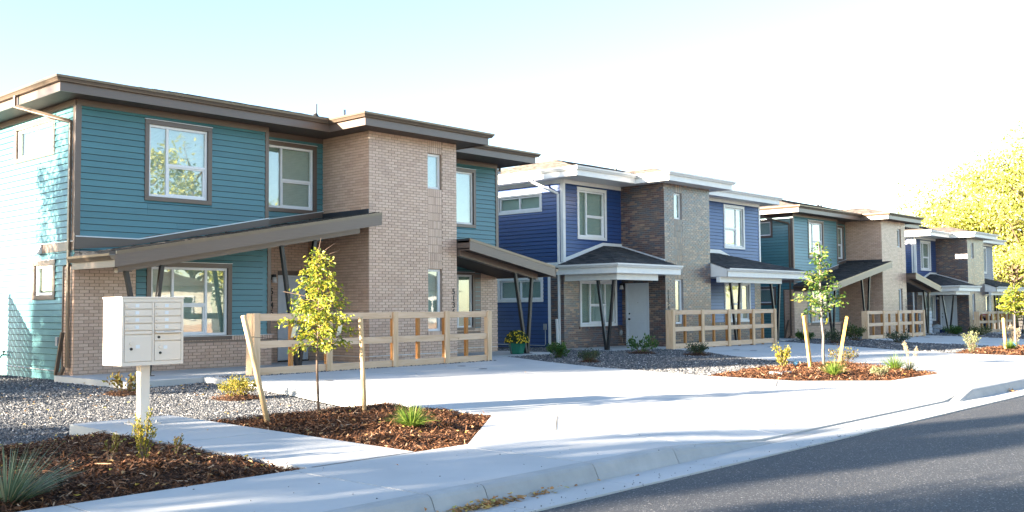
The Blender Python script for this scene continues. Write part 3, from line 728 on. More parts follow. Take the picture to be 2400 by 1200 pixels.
class House:
    def __init__(s, O, loc, label, pal, indiv):
        s.O = O; s.pal = pal; s.indiv = indiv
        s.root = empty('house', loc, label, 'house', 'two-storey duplex houses in a row')
        s.off = Vector(loc) - Vector(O)
        s.bl = []; s.meshes = {}
    def part(s, mb, name, mat, parent=None, **kw):
        return mb.build(name, M[mat], parent or s.root, s.O, **kw)
    def backing(s, name, fac, a0, a1, z0, z1, holes, mat, d=-.0035, th=.13):
        us = sorted({a0, a1} | {min(max(h[k], a0), a1) for h in holes for k in (0, 1)})
        zs = sorted({z0, z1} | {min(max(h[k], z0), z1) for h in holes for k in (2, 3)})
        mb = MB()
        for i in range(len(us) - 1):
            for j in range(len(zs) - 1):
                cu, cz = (us[i] + us[i + 1]) / 2, (zs[j] + zs[j + 1]) / 2
                if us[i + 1] - us[i] < 1e-4 or zs[j + 1] - zs[j] < 1e-4: continue
                if not any(h[0] < cu < h[1] and h[2] < cz < h[3] for h in holes):
                    fac.box(mb, us[i], us[i + 1], zs[j], zs[j + 1], d - th, d)
        return s.part(mb, name, mat)
    def brick_wall(s, fac, a0, a1, z0, z1, holes=(), solds=(), rowlocks=(), mat=None, seen=True):
        w = s.backing('brick_wall', fac, a0, a1, z0, z1, holes, s.pal['mortar'])
        rz = rot_of(fac.n); L, BW, BH = .2035, .1935, .0572
        zb = -.05; k0 = math.floor((z0 - zb) / COURSE + 1e-6)
        k = k0
        while zb + k * COURSE < z1 - .02:
            za = max(zb + k * COURSE, z0); ze = min(zb + (k + 1) * COURSE, z1); zc = (za + ze) / 2
            iv = [(a0, a1)]
            for h in list(holes) + list(solds) + list(rowlocks):
                if h[2] + .012 < ze and h[3] - .012 > za: iv = sub_iv(iv, (h[0], h[1]))
            ph = 0.0 if k % 2 == 0 else L / 2
            for p, q in iv:
                i = math.floor((p - a0 - ph) / L)
                while a0 + ph + i * L < q:
                    b0 = max(a0 + ph + i * L, p); b1 = min(a0 + ph + (i + 1) * L, q)
                    if b1 - b0 > .035: s.bl.append((w, fac.pt((b0 + b1) / 2, zc, -.011), b1 - b0 - .0098, ze - za - .0102, rz, fac.n, seen))
                    i += 1
            k += 1
        for h in solds:
            n = max(1, round((h[1] - h[0]) / COURSE)); st = (h[1] - h[0]) / n; m = max(1, round((h[3] - h[2]) / (3 * COURSE))); sz = (h[3] - h[2]) / m
            for i in range(n):
                for j in range(m): s.bl.append((w, fac.pt(h[0] + (i + .5) * st, h[2] + (j + .5) * sz, -.011), st - .0098, sz - .0102, rz, fac.n, seen))
        for h in rowlocks:
            n = max(1, round((h[1] - h[0]) / COURSE)); st = (h[1] - h[0]) / n
            for i in range(n): s.bl.append((w, fac.pt(h[0] + (i + .5) * st, (h[2] + h[3]) / 2, .012), st - .0098, h[3] - h[2] - .006, rz, fac.n, seen))
        return w
    def finish_bricks(s):
        cam_l = Vector((0, 0, CAM_Z)) - s.off
        sc_ = []
        for i, (w, c, bw, bh, rz, n, seen) in enumerate(s.bl):
            v = cam_l - Vector(c); d = v.length; f = (v.x * n[0] + v.y * n[1]) / d
            sc_.append((bw * bh * f / d / d if seen and f > 0.05 else -1, i))
        sc_.sort(reverse=True)
        pick = set(i for q, i in sc_[:300] if q > 0) if s.indiv else set()
        me = UB.mesh('brick'); me.materials.append(M[s.pal['brick']])
        me_s = US.mesh('brick'); me_s.materials.append(M[s.pal['brick']])
        V = []; F = []; uvs = (np.array(UB.v), np.array(US.v)); uv = uvs[0]
        for i, (w, c, bw, bh, rz, n, seen) in enumerate(s.bl):
            jit = random.uniform(-.0015, .0015)
            if i in pick:
                o = link('brick', me_s if bh > bw else me, None, w, (c[0] - s.O[0] + n[0] * jit, c[1] - s.O[1] + n[1] * jit, c[2] - s.O[2]))
                o.rotation_euler = (0, 0, rz); o.scale = (bw, .03, bh)
            else:
                ca, sa = math.cos(rz), math.sin(rz)
                q = uvs[1 if bh > bw else 0] * [bw, .03, bh]
                V.append(np.stack([q[:, 0] * ca - q[:, 1] * sa + c[0] - s.O[0] + n[0] * jit, q[:, 0] * sa + q[:, 1] * ca + c[1] - s.O[1] + n[1] * jit, q[:, 2] + c[2] - s.O[2]], 1))
        nf = np.array(UB.f)
        if V:
            F = (nf[None] + (np.arange(len(V)) * len(uv))[:, None, None]).reshape(-1, 4)
            kind(link('brickwork', np_mesh('brickwork', np.concatenate(V), F), M[s.pal['brick']], s.root), 'stuff')
    def siding(s, fac, a0, a1, z0, z1, holes=(), expo=.13, mat=None, back_holes=None):
        w = s.backing('siding_wall', fac, a0, a1, z0, z1, list(holes) if back_holes is None else back_holes, 'joint_and_lap_shade', -.004)  # dark backing shows in the plank gaps as painted lap shadow lines
        rz = rot_of(fac.n); me = s.meshes.get('plank')
        if me is None:
            me = UP.mesh('siding_plank'); me.materials.append(M[s.pal['siding']]); s.meshes['plank'] = me
        V = []; up = np.array(UP.v); z = z0; row = 0
        while z < z1 - .015:
            h = min(expo - .009, z1 - z); iv = [(a0, a1)]; pc = []
            for q in holes:
                if q[2] + .012 < z + expo and q[3] - .012 > z:
                    iv = sub_iv(iv, (q[0], q[1]))
                    if q[2] - z > .02: pc.append((max(q[0], a0), min(q[1], a1), z, q[2] - z - .002))
                    if z + h - q[3] > .02: pc.append((max(q[0], a0), min(q[1], a1), q[3], z + h - q[3]))
            for p, q in iv:
                x = p; first = True
                while q - x > .02:
                    ln = random.uniform(1.4, 3.6) if first else 3.66; first = False
                    e = q if q - x < ln + .5 else x + ln
                    pc.append((x, e, z, h)); x = e
            for p, q, zb, hh in pc:
                c = fac.pt((p + q) / 2, zb, -.004)
                if s.indiv:
                    o = link('siding_plank', me, None, w, (c[0] - s.O[0], c[1] - s.O[1], c[2] - s.O[2]))
                    o.rotation_euler = (0, 0, rz); o.scale = (q - p - .002, .026, hh)
                else:
                    ca, sa = math.cos(rz), math.sin(rz); t = up * [q - p - .002, .026, hh]
                    V.append(np.stack([t[:, 0] * ca - t[:, 1] * sa + c[0] - s.O[0], t[:, 0] * sa + t[:, 1] * ca + c[1] - s.O[1], t[:, 2] + c[2] - s.O[2]], 1))
            z += expo; row += 1
        if V:
            qf = np.array([f for f in UP.f if len(f) == 4]); m = len(up)
            F = (qf[None] + (np.arange(len(V)) * m)[:, None, None]).reshape(-1, 4)
            kind(link('siding_boards', np_mesh('siding_boards', np.concatenate(V), F), M[s.pal['siding']], w), 'stuff')
        return w
    def trim(s, fac, rects, name='trim_board', mat=None, d0=-.002, d1=.032, parent=None):
        for r in rects:
            mb = MB(); fac.box(mb, *r, d0, d1); s.part(mb, name, mat or s.pal['trim'], parent, bevel=.004)
    def window(s, fac, a0, a1, z0, z1, cols, tw=.095, rec=.02, blind=True, fw=.055, flashing=True):
        fr = MB(); d0, d1 = -rec - .075, -rec
        fac.box(fr, a0, a1, z0, z0 + fw, d0, d1); fac.box(fr, a0, a1, z1 - fw, z1, d0, d1)
        fac.box(fr, a0, a0 + fw, z0 + fw, z1 - fw, d0, d1 - .001); fac.box(fr, a1 - fw, a1, z0 + fw, z1 - fw, d0, d1 - .001)
        W = a1 - a0 - 2 * fw; x0 = a0 + fw; hw = .028
        panes = []; sash = []
        for i, (f0, f1, sp) in enumerate(cols):
            p, q = x0 + W * f0, x0 + W * f1
            if i > 0: fac.box(fr, p - hw, p + hw, z0 + fw, z1 - fw, d0, d1 - .004); p += hw
            if i < len(cols) - 1: q -= hw
            if sp:
                zm = z0 + (z1 - z0) * sp
                fac.box(fr, p, q, zm - .028, zm + .028, d0, d1 - .006)
                sash.append((p, q, z0 + fw, zm - .028)); panes.append((p, q, zm + .028, z1 - fw, -rec - .030))
            else: panes.append((p, q, z0 + fw, z1 - fw, -rec - .030))
        win = s.part(fr, 'window', 'vinyl', bevel=.003)
        for p, q, za, zb in sash:
            mb = MB(); e = .032; dd0, dd1 = -rec - .07, -rec - .028
            fac.box(mb, p, q, za, za + e, dd0, dd1); fac.box(mb, p, q, zb - e, zb, dd0, dd1); fac.box(mb, p, p + e, za + e, zb - e, dd0, dd1 - .001); fac.box(mb, q - e, q, za + e, zb - e, dd0, dd1 - .001)
            s.part(mb, 'sash', 'vinyl', win); panes.append((p + e, q - e, za + e, zb - e, -rec - .05))
        for p, q, za, zb, d in panes:
            mb = MB(); fac.box(mb, p - .004, q + .004, za - .004, zb + .004, d - .006, d); s.part(mb, 'pane', 'glass', win)
        if blind:
            mb = MB(); n = int((z1 - z0 - .1) / .028); vs = []; fs = []
            for i in range(n * 2 + 1):
                z = z1 - .05 - i * .014; d = -rec - .11 - (.010 if i % 2 else 0)
                vs += [fac.pt(a0 + .03, z, d), fac.pt(a1 - .03, z, d)]
            for i in range(n * 2): fs.append((2 * i, 2 * i + 1, 2 * i + 3, 2 * i + 2))
            mb.add(vs, fs); s.part(mb, 'blind', 'blind', win)
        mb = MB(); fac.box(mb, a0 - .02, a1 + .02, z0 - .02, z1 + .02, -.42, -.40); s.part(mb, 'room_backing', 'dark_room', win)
        if tw:
            for r in ((a0 - tw, a1 + tw, z1, z1 + tw), (a0 - tw, a1 + tw, z0 - tw, z0), (a0 - tw, a0, z0, z1), (a1, a1 + tw, z0, z1)):
                mb = MB(); fac.box(mb, *r, -.004, .034); s.part(mb, 'window_trim', s.pal['trim'], win, bevel=.004)
            if flashing:
                mb = MB(); fac.box(mb, a0 - tw - .01, a1 + tw + .01, z1 + tw + .001, z1 + tw + .012, -.002, .045); s.part(mb, 'head_flashing', 'flash_white' if s.pal['trim'] == 'brown' else 'white', win)
        return win
    def door(s, fac, a0, a1, z0, z1, panels, knob_a, frame=.055):
        mb = MB(); fac.box(mb, a0 - frame, a0, z0, z1, -.10, .012); fac.box(mb, a1, a1 + frame, z0, z1, -.10, .012); fac.box(mb, a0 - frame, a1 + frame, z1, z1 + frame, -.10, .012)
        dr = MB(); fac.box(dr, a0 + .003, a1 - .003, z0 + .02, z1 - .003, -.085, -.045)
        d = s.part(dr, 'door', 'door')
        s.part(mb, 'door_frame', 'door', d, bevel=.003)
        for p in panels:
            q = MB(); e = .016
            for r in ((p[0], p[1], p[2], p[2] + e), (p[0], p[1], p[3] - e, p[3]), (p[0], p[0] + e, p[2] + e, p[3] - e), (p[1] - e, p[1], p[2] + e, p[3] - e)): fac.box(q, *r, -.046, -.036)
            fac.box(q, p[0] + .05, p[1] - .05, p[2] + .05, p[3] - .05, -.046, -.038)
            s.part(q, 'door_panel', 'door', d, bevel=.003)
        q = MB()
        q.tube([fac.pt(knob_a, z0 + .93, -.046), fac.pt(knob_a, z0 + .93, -.03), fac.pt(knob_a, z0 + .93, -.012), fac.pt(knob_a, z0 + .93, .012), fac.pt(knob_a, z0 + .93, .022)], [.034, .034, .014, .030, .018], 12)
        s.part(q, 'door_knob', 'dark_metal', d, smooth=True)
        q = MB(); q.tube([fac.pt(knob_a, z0 + 1.12, -.046), fac.pt(knob_a, z0 + 1.12, -.022)], [.03, .026], 12); s.part(q, 'deadbolt', 'dark_metal', d, smooth=True)
        q = MB(); q.tube([fac.pt((a0 + a1) / 2, z0 + 1.5, -.046), fac.pt((a0 + a1) / 2, z0 + 1.5, -.037)], [.011, .011], 8); s.part(q, 'peephole', 'dark_metal', d)
        q = MB(); fac.box(q, a0 - .05, a1 + .05, z0 - .01, z0 + .018, -.11, .05); s.part(q, 'threshold', 'dark_metal', d)
        return d
    def vposts(s, bx, by, bz, tops, ty):
        mb = MB()
        mb.box(bx - .11, bx + .11, by - .11, by + .11, bz, bz + .012)
        p = s.part(mb, 'porch_post', 'black_steel')
        for i, (x, z) in enumerate(tops):
            sx = -.03 if x < bx else .03
            q = MB(); q.beam((bx + sx, by, bz + .012), (x, ty, z), .085, .085, (0, 1, 0)); s.part(q, 'post_leg', 'black_steel', p, bevel=.006)
            q = MB(); q.box(x - .09, x + .09, ty - .07, ty + .07, z - .012, z + .004); s.part(q, 'top_plate', 'black_steel', p)
    def shingles(s, polys, deck_name, mat, expo=.14, lift=.014, th=.03):
        dk = MB(); V = []; F = []
        for P in polys:
            P = [Vector(p) for p in P]
            n = (P[1] - P[0]).cross(P[2] - P[0]).normalized()
            if n.z < 0: P.reverse(); n = -n
            dk.add([p for p in P] + [p - Vector((0, 0, th)) for p in P], [tuple(range(len(P))), tuple(range(len(P), 2 * len(P)))[::-1]] + [(i, len(P) + i, len(P) + (i + 1) % len(P), (i + 1) % len(P)) for i in range(len(P))])
            e = Vector((0, 0, 1)).cross(n)
            e = e.normalized() if e.length > 1e-4 else Vector((1, 0, 0)); g = n.cross(e)
            o = P[0]; pl = [((p - o).dot(e), (p - o).dot(g)) for p in P]
            if poly_area(pl) < 0: pl = pl[::-1]
            b0 = min(p[1] for p in pl); b1 = max(p[1] for p in pl); a0 = min(p[0] for p in pl); a1 = max(p[0] for p in pl)
            r = b0 - .02
            while r < b1:
                x = a0 - random.uniform(0, .3)
                while x < a1:
                    w = random.uniform(.16, .34); lf = lift * random.uniform(.6, 1.5)
                    q = [(x + .002, r - random.choice((0, 0, .012))), (x + w - .002, r), (x + w - .002, r + expo + .02), (x + .002, r + expo + .02)]
                    for i in range(len(pl)):
                        if len(q) < 3: break
                        (ax, ay), (bx, by) = pl[i], pl[(i + 1) % len(pl)]
                        q = clip_poly(q, -(by - ay), bx - ax, (by - ay) * ax - (bx - ax) * ay + .0)
                    if len(q) > 2:
                        base = len(V); top = []
                        for a, b in q:
                            k = lf * (1 - (b - r) / (expo + .02)) + .003
                            top.append(o + e * a + g * b + n * k)
                        V += [tuple(p - Vector(s.O)) for p in top]; F.append(tuple(range(base, base + len(q))))
                        # the butt edge
                        lo = [i for i in range(len(q)) if q[i][1] < r + .03]
                        if len(lo) >= 2:
                            i0, i1 = lo[0], lo[-1]; bb = len(V)
                            V += [tuple(top[i0] - Vector(s.O)), tuple(top[i1] - Vector(s.O)), tuple(top[i1] - n * lf - Vector(s.O)), tuple(top[i0] - n * lf - Vector(s.O))]
                            F.append((bb, bb + 1, bb + 2, bb + 3))
                    x += w
                r += expo
        d = s.part(dk, deck_name, mat)
        me = bpy.data.meshes.new('shingles'); me.from_pydata(V, [], F)
        kind(link('shingles', me, M[mat], d), 'stuff')
        return d
    def hips(s, x0, x1, y0, y1, z, k=.25):
        w = (y1 - y0) / 2; h = w * k; a = (x0 + w, y0 + w, z + h); b = (x1 - w, y0 + w, z + h)
        c = [(x0, y0, z), (x1, y0, z), (x1, y1, z), (x0, y1, z)]
        return [[c[0], c[1], b, a], [c[2], c[3], a, b], [c[3], c[0], a], [c[1], c[2], b]]
    def bump(s, x0, x1, y0, ym, z, k=.25):
        w = (x1 - x0) / 2; p = ((x0 + x1) / 2, y0 + w, z + w * k); q = ((x0 + x1) / 2, ym + w, z + w * k)
        return [[(x0, y0, z), (x1, y0, z), p], [(x0, ym, z), (x0, y0, z), p, q], [(x1, y0, z), (x1, ym, z), q, p]]
    def eaves(s, path, zs):
        """fascia and gutter along the eave line; zs = underside of the fascia"""
        f = MB(); f.sweep(path, [(-.028, zs), (0, zs), (0, zs + .205), (-.028, zs + .205)]); s.part(f, 'fascia', s.pal['trim'])
        g = MB(); g.sweep(path, [(.001, zs + .185), (.07, zs + .185), (.076, zs + .20), (.10, zs + .235), (.118, zs + .25), (.122, zs + .295), (.108, zs + .295), (.104, zs + .262), (.001, zs + .262)])
        s.part(g, 'gutter', s.pal['gutter'])
    def downspout(s, pts, name='downspout'):
        mb = MB()
        for a, b in zip(pts[:-1], pts[1:]): mb.beam(a, b, .075, .055, (1, 0, 0) if abs(a[0] - b[0]) < .02 else (0, 1, 0))
        return s.part(mb, name, s.pal['gutter'], bevel=.006)
    def wall_lamp(s, fac, a, z):
        mb = MB(); fac.box(mb, a - .055, a + .055, z - .02, z + .12, 0, .03); mb.tube([fac.pt(a, z + .10, .03), fac.pt(a, z + .10, .12)], .018, 8); mb.tube([fac.pt(a, z + .12, .12), fac.pt(a, z + .05, .12)], [.045, .05], 12)
        l = s.part(mb, 'wall_lamp', 'black_steel')
        q = MB(); q.tube([fac.pt(a, z + .05, .12), fac.pt(a, z - .09, .12)], [.048, .072], 14); s.part(q, 'lamp_shade', 'lamp_glass', l, smooth=True)
    def number(s, fac, a, z, text, size=.155, step=.175):
        for i, ch in enumerate(text or ''):
            me = digit_mesh(ch, size)
            p = fac.pt(a, z - i * step, .004)
            o = link('house_number_digit', me, None, s.root, (p[0] - s.O[0], p[1] - s.O[1], p[2] - s.O[2]))
            o.rotation_euler = (math.pi / 2, 0, rot_of(fac.n))
    def pipe(s, x, y, z, h, r=.045):
        mb = MB(); mb.tube([(x, y, z - .15), (x, y, z + h)], r, 10); p = s.part(mb, 'vent_pipe', 'pvc', smooth=True)
        q = MB(); q.lathe([(r * 2.6, -.05), (r * 2.4, .0), (r * 1.15, .09), (r * 1.02, .10)], (x, y, z), 12); s.part(q, 'pipe_boot', 'dark_metal', p)
_dig = {}
def digit_mesh(ch, size):
    if (ch, size) not in _dig:
        cu = bpy.data.curves.new('digit', 'FONT'); cu.body = ch; cu.size = size * 1.4; cu.extrude = .008; cu.align_x = 'CENTER'; cu.resolution_u = 4; cu.offset = .003
        o = bpy.data.objects.new('digit', cu); COL.objects.link(o)
        me = bpy.data.meshes.new_from_object(o.evaluated_get(bpy.context.evaluated_depsgraph_get()))
        me.name = 'house_number_digit'; bpy.data.objects.remove(o); bpy.data.curves.remove(cu)
        me.materials.clear(); me.materials.append(M['dark_metal'])
        _dig[(ch, size)] = me
    return _dig[(ch, size)]

XP, YP, XN, YN = (1, 0), (0, 1), (-1, 0), (0, -1)
WINCOLS = [(0, .30, None), (.30, 1, .46)]

def shed_porch(h, x0, x1, y0, ym, z0, slope, ext, left_gutter):
    """mono-pitch porch roof that climbs along X; z0 is the top at x0; ext = deeper boxes (xa, xb, yb)"""
    zt = lambda x: z0 + slope * (x - x0)
    polys = [[(x0, y0, zt(x0)), (x1, y0, zt(x1)), (x1, ym, zt(x1)), (x0, ym, zt(x0))]]
    for xa, xb, yb in ext: polys.append([(xa, ym, zt(xa)), (xb, ym, zt(xb)), (xb, yb, zt(xb)), (xa, yb, zt(xa))])
    d = h.shingles(polys, 'porch_roof', 'shingle', th=.10)
    mb = MB()
    mb.hexa([(x0, y0 - .03, zt(x0) - .30), (x1, y0 - .03, zt(x1) - .30), (x1, y0, zt(x1) - .30), (x0, y0, zt(x0) - .30), (x0, y0 - .03, zt(x0) - .05), (x1, y0 - .03, zt(x1) - .05), (x1, y0, zt(x1) - .05), (x0, y0, zt(x0) - .05)])
    h.part(mb, 'fascia', h.pal['trim'], d)
    mb = MB()
    mb.hexa([(x0, y0 - .042, zt(x0) - .062), (x1, y0 - .042, zt(x1) - .062), (x1, y0 + .02, zt(x1) - .062), (x0, y0 + .02, zt(x0) - .062), (x0, y0 - .042, zt(x0) + .006), (x1, y0 - .042, zt(x1) + .006), (x1, y0 + .02, zt(x1) + .006), (x0, y0 + .02, zt(x0) + .006)])
    h.part(mb, 'drip_edge', h.pal['gutter'], d)
    for xa, xb, yb in [(x0, x1, ym)] + list(ext):
        ya = y0 if yb == ym else ym + .002
        mb = MB(); mb.hexa([(xa, ya, zt(xa) - .27), (xb, ya, zt(xb) - .27), (xb, yb, zt(xb) - .27), (xa, yb, zt(xa) - .27), (xa, ya, zt(xa) - .24), (xb, ya, zt(xb) - .24), (xb, yb, zt(xb) - .24), (xa, yb, zt(xa) - .24)])
        h.part(mb, 'porch_soffit', h.pal['soffit'], d)
    bx0, bx1 = (x0 + .22, x1 - .35) if left_gutter else (x0 + .02, x1 - .30)
    mb = MB(); yb = y0 + .36
    mb.hexa([(bx0, yb, zt(bx0) - .43), (bx1, yb, zt(bx1) - .43), (bx1, yb + .14, zt(bx1) - .43), (bx0, yb + .14, zt(bx0) - .43), (bx0, yb, zt(bx0) - .26), (bx1, yb, zt(bx1) - .26), (bx1, yb + .14, zt(bx1) - .26), (bx0, yb + .14, zt(bx0) - .26)])
    h.part(mb, 'porch_beam', h.pal['trim'], d)
    # low-end board and gutter
    xe, sg = (x0, -1) if left_gutter else (x1, 1)
    ze = zt(xe)
    mb = MB(); mb.box(min(xe, xe + sg * .03), max(xe, xe + sg * .03), y0 - .03, ym, ze - .30, ze - .06); h.part(mb, 'fascia', h.pal['trim'], d)
    pr = [(.03, -.16), (.10, -.16), (.106, -.14), (.13, -.105), (.148, -.09), (.152, -.045), (.138, -.045), (.134, -.08), (.03, -.08)]
    path = [(xe, ym - .02, ze), (xe, y0 - .04, ze)] if left_gutter else [(xe, y0 - .04, ze), (xe, ym - .02, ze)]
    mb = MB(); mb.sweep(path, pr); h.part(mb, 'gutter', h.pal['gutter'], d)
    # high-end board
    xh = x1 if left_gutter else x0
    mb = MB(); mb.box(xh - (.0 if not left_gutter else .03) - .0, xh + (.03 if not left_gutter else .0), y0, y0 + .44, zt(xh) - .30, zt(xh) - .045); h.part(mb, 'fascia', h.pal['trim'], d)
    return d, zt

def house_a(loc, label, indiv, numbers, extras):
    h = House((15.43, 18.65, 0), loc, label, dict(trim='brown', gutter='bronze', siding='teal', brick='tan_brick', mortar='tan_mortar', soffit='soffit_brown'), indiv)
    ft = Fac((15.43, 18.65), XP, YN); fl = Fac((15.43, 18.65), YP, XN); fr = Fac((18.38, 18.65), YP, XP)
    slot = [(1.93, 2.41, 4.33, 5.24), (1.93, 2.41, .70, 2.28)]
    col = [(1.93, 2.41, 2.28, 4.33), (1.93, 2.41, 5.24, 5.575)]
    h.brick_wall(ft, 0, 2.95, -.05, 5.575, slot, col, [(1.90, 2.44, .60, .70)])
    h.brick_wall(fl, 0, 2.42, -.05, 5.575)
    h.brick_wall(fr, 0, 1.81, -.05, 5.575, seen=False)
    for a0, a1, z0, z1 in slot: h.window(ft, a0, a1, z0, z1, [(0, 1, None)], tw=0, rec=.07, fw=.06)
    # left wing
    fw = Fac((8.96, 20.0), XP, YN)
    h.brick_wall(fw, 0, 1.30, -.05, 2.50)
    h.brick_wall(fw, 1.30, 4.66, -.05, .70, (), (), [(1.30, 4.66, .60, .70)])
    up = (1.555, 2.955, 3.715, 5.265); lo = (1.63, 3.48, .72, 2.22)
    h.siding(fw, 0, 4.54, .71, 5.45, [(-.1, 1.30, 0, 2.50), (up[0] - .09, up[1] + .09, up[2] - .09, up[3] + .09), (lo[0] - .1, lo[1] + .1, lo[2] - .1, lo[3] + .1)], back_holes=[(-.1, 1.30, 0, 2.5), up, lo])
    h.window(fw, *up, WINCOLS)
    h.window(fw, *lo, [(0, .27, None), (.27, .73, .46), (.73, 1, None)], tw=.10)
    h.trim(fw, [(0, 4.54, 5.445, 5.572)], 'frieze_board')
    h.trim(fw, [(-.034, .09, 2.52, 5.445), (4.45, 4.545, 3.02, 5.445)], 'corner_board')
    h.trim(fw, [(4.52, 4.62, .72, 2.78)], 'corner_board', d1=.03)
    mb = MB(); fw.box(mb, 1.30, 4.70, .702, .712, 0, .05); h.part(mb, 'sill_flashing', 'flash_white')
    fe = Fac((13.5, 20.0), YP, XP); h.backing('siding_wall', fe, 0, .46, .7, 5.45, [], 'teal'); 
    # porch over the left wing
    d, zt = shed_porch(h, 8.93, 15.43, 18.2, 19.985, 2.405, .1775, [(13.5, 15.42, 20.44)], True)
    mb = MB(); mb.prism([(13.5, 20.44, zt(13.5) - .27), (15.42, 20.44, zt(15.42) - .27), (15.42, 20.44, zt(15.42) - .24), (13.5, 20.44, zt(13.5) - .24)], (0, .7, 0)); h.part(mb, 'porch_soffit', h.pal['soffit'], d)
    mb = MB(); fw.strip(mb, [(.0, 2.53), (1.0, zt(9.96) + .03), (4.54, zt(13.5) + .03), (4.54, zt(13.5) + .19), (1.50, zt(10.46) + .19 - .02), (1.34, 2.775), (.0, 2.775)], -.002, .036); h.part(mb, 'belly_band', h.pal['trim'])
    mb = MB(); fw.strip(mb, [(0, 2.776), (1.34, 2.776), (4.54, zt(13.5) + .191), (4.54, zt(13.5) + .212), (1.33, 2.797), (0, 2.797)], 0, .05); h.part(mb, 'head_flashing', 'flash_white')
    h.vposts(9.80, 18.63, -.003, [(9.35, zt(9.35) - .43), (10.10, zt(10.10) - .43)], 18.63)
    h.vposts(13.38, 18.63, -.003, [(12.93, zt(12.93) - .43), (13.83, zt(13.83) - .43)], 18.63)
    # recess beside the tower
    fc = Fac((13.5, 20.46), XP, YN); rw = (.28, 1.635, 3.74, 5.265)
    h.siding(fc, 0, 1.93, 3.0, 5.45, [(rw[0] - .09, rw[1] + .09, rw[2] - .09, rw[3] + .09)], back_holes=[rw])
    h.window(fc, *rw, WINCOLS)
    h.trim(fc, [(0, 1.93, 5.445, 5.572)], 'frieze_board')
    mb = MB(); fc.strip(mb, [(0, zt(13.5) + .03), (1.93, zt(15.43) + .03), (1.93, zt(15.43) + .17), (0, zt(13.5) + .17)], -.002, .036); h.part(mb, 'belly_band', h.pal['trim'])
    mb = MB(); fc.strip(mb, [(0, zt(13.5) + .171), (1.93, zt(15.43) + .171), (1.93, zt(15.43) + .186), (0, zt(13.5) + .186)], 0, .05); h.part(mb, 'head_flashing', 'flash_white')
    mb = MB(); fl.box(mb, -.005, 1.80, zt(15.43) - .01, zt(15.43) + .12, .002, .03); h.part(mb, 'step_flashing', 'flash')
    fd = Fac((13.5, 21.07), XP, YN)
    h.brick_wall(fd, 0, 1.93, -.05, 3.25, [(1.02, 1.93, -.1, 2.24)])
    h.door(fd, 1.08, 1.90, -.005, 2.08, [(1.18, 1.80, 1.06, 1.94), (1.18, 1.80, .15, .88)], 1.83)
    h.trim(fd, [(1.02, 1.93, 2.14, 2.24)], 'door_head')
    h.wall_lamp(fd, .84, 2.03); h.number(fd, .84, 1.66, numbers[0])
    mb = MB(); mb.box(13.49, 13.5, 20.01, 21.07, -.05, 3.0); h.part(mb, 'brick_wall', 'tan_mortar')
    # right part
    fx = Fac((18.38, 20.46), XP, YN); ru = (1.13, 2.46, 3.705, 5.225); rl = (.62, 2.41, .72, 2.24)
    h.brick_wall(fx, 2.74, 3.48, -.05, 2.42)
    h.brick_wall(fx, 0, 2.74, -.05, .70, (), (), [(.5, 2.74, .60, .70)])
    h.siding(fx, 0, 3.48, .71, 5.45, [(2.72, 3.6, 0, 2.42), (ru[0] - .09, ru[1] + .09, ru[2] - .09, ru[3] + .09), (rl[0] - .1, rl[1] + .1, rl[2] - .1, rl[3] + .1)], back_holes=[(2.74, 3.6, 0, 2.42), ru, rl])
    h.window(fx, *ru, [(0, .30, .46), (.30, 1, None)]); h.window(fx, *rl, [(0, .3, None), (.3, .7, .46), (.7, 1, None)], tw=.07)
    h.trim(fx, [(0, 3.48, 5.445, 5.572)], 'frieze_board'); h.trim(fx, [(3.40, 3.514, 2.5, 5.445)], 'corner_board'); h.trim(fx, [(2.50, 2.75, .71, 2.4)], d1=.02)
    d2, zr = shed_porch(h, 18.385, 21.80, 18.2, 20.445, 3.075, -.1845, [], False)
    h.vposts(21.08, 18.63, -.003, [(20.62, zr(20.62) - .43), (21.32, zr(21.32) - .43)], 18.63)
    h.number(ft, 2.82, 1.64, numbers[1])
    # side and back
    fs = Fac((8.96, 20.0), YP, XN); a = (1.055, 2.925, 4.64, 5.27); b = (.945, 1.87, 1.62, 2.25)
    h.brick_wall(fs, 0, .46, -.15, 2.20)
    h.siding(fs, 0, 9.8, -.12, 5.45, [(-.1, .47, -.2, 2.20), (a[0] - .09, a[1] + .09, a[2] - .09, a[3] + .09), (b[0] - .09, b[1] + .09, b[2] - .09, b[3] + .09)], back_holes=[(-.1, .46, -.2, 2.2), a, b])
    h.window(fs, *a, [(0, .5, None), (.5, 1, None)]); h.window(fs, *b, [(0, 1, None)])
    h.trim(fs, [(0, 9.8, 5.445, 5.572)], 'frieze_board'); h.trim(fs, [(0.0, .09, 2.7, 5.445)], 'corner_board'); h.trim(fs, [(0, 9.8, 2.50, 2.68)], 'belly_band'); h.trim(fs, [(.46, .50, -.13, 2.2)], d1=.024)
    mb = MB(); fs.box(mb, 0, 9.8, 2.681, 2.693, 0, .048); h.part(mb, 'head_flashing', 'flash_white')
    mb = MB(); mb.box(21.73, 21.86, 20.47, 29.8, 0, 5.57); mb.box(8.96, 21.86, 29.67, 29.8, 0, 5.57); h.part(mb, 'siding_wall', 'teal')
    # roof
    path = [(8.36, 30.4), (8.36, 19.4), (14.83, 19.4), (14.83, 18.05), (18.98, 18.05), (18.98, 19.4), (22.42, 19.4), (22.42, 30.4)]
    mb = MB(); mb.box(8.37, 22.41, 19.41, 30.4, 5.575, 5.60); mb.box(14.84, 18.97, 18.06, 19.405, 5.575, 5.60); h.part(mb, 'soffit', h.pal['soffit'])
    h.eaves(path, 5.555)
    h.shingles(h.hips(8.33, 22.45, 19.37, 30.43, 5.815) + h.bump(14.80, 19.01, 18.02, 19.37, 5.815), 'roof', 'shingle_brown')
    h.pipe(16.65, 22.4, 6.57, .36); h.pipe(18.05, 22.9, 6.70, .34, .032)
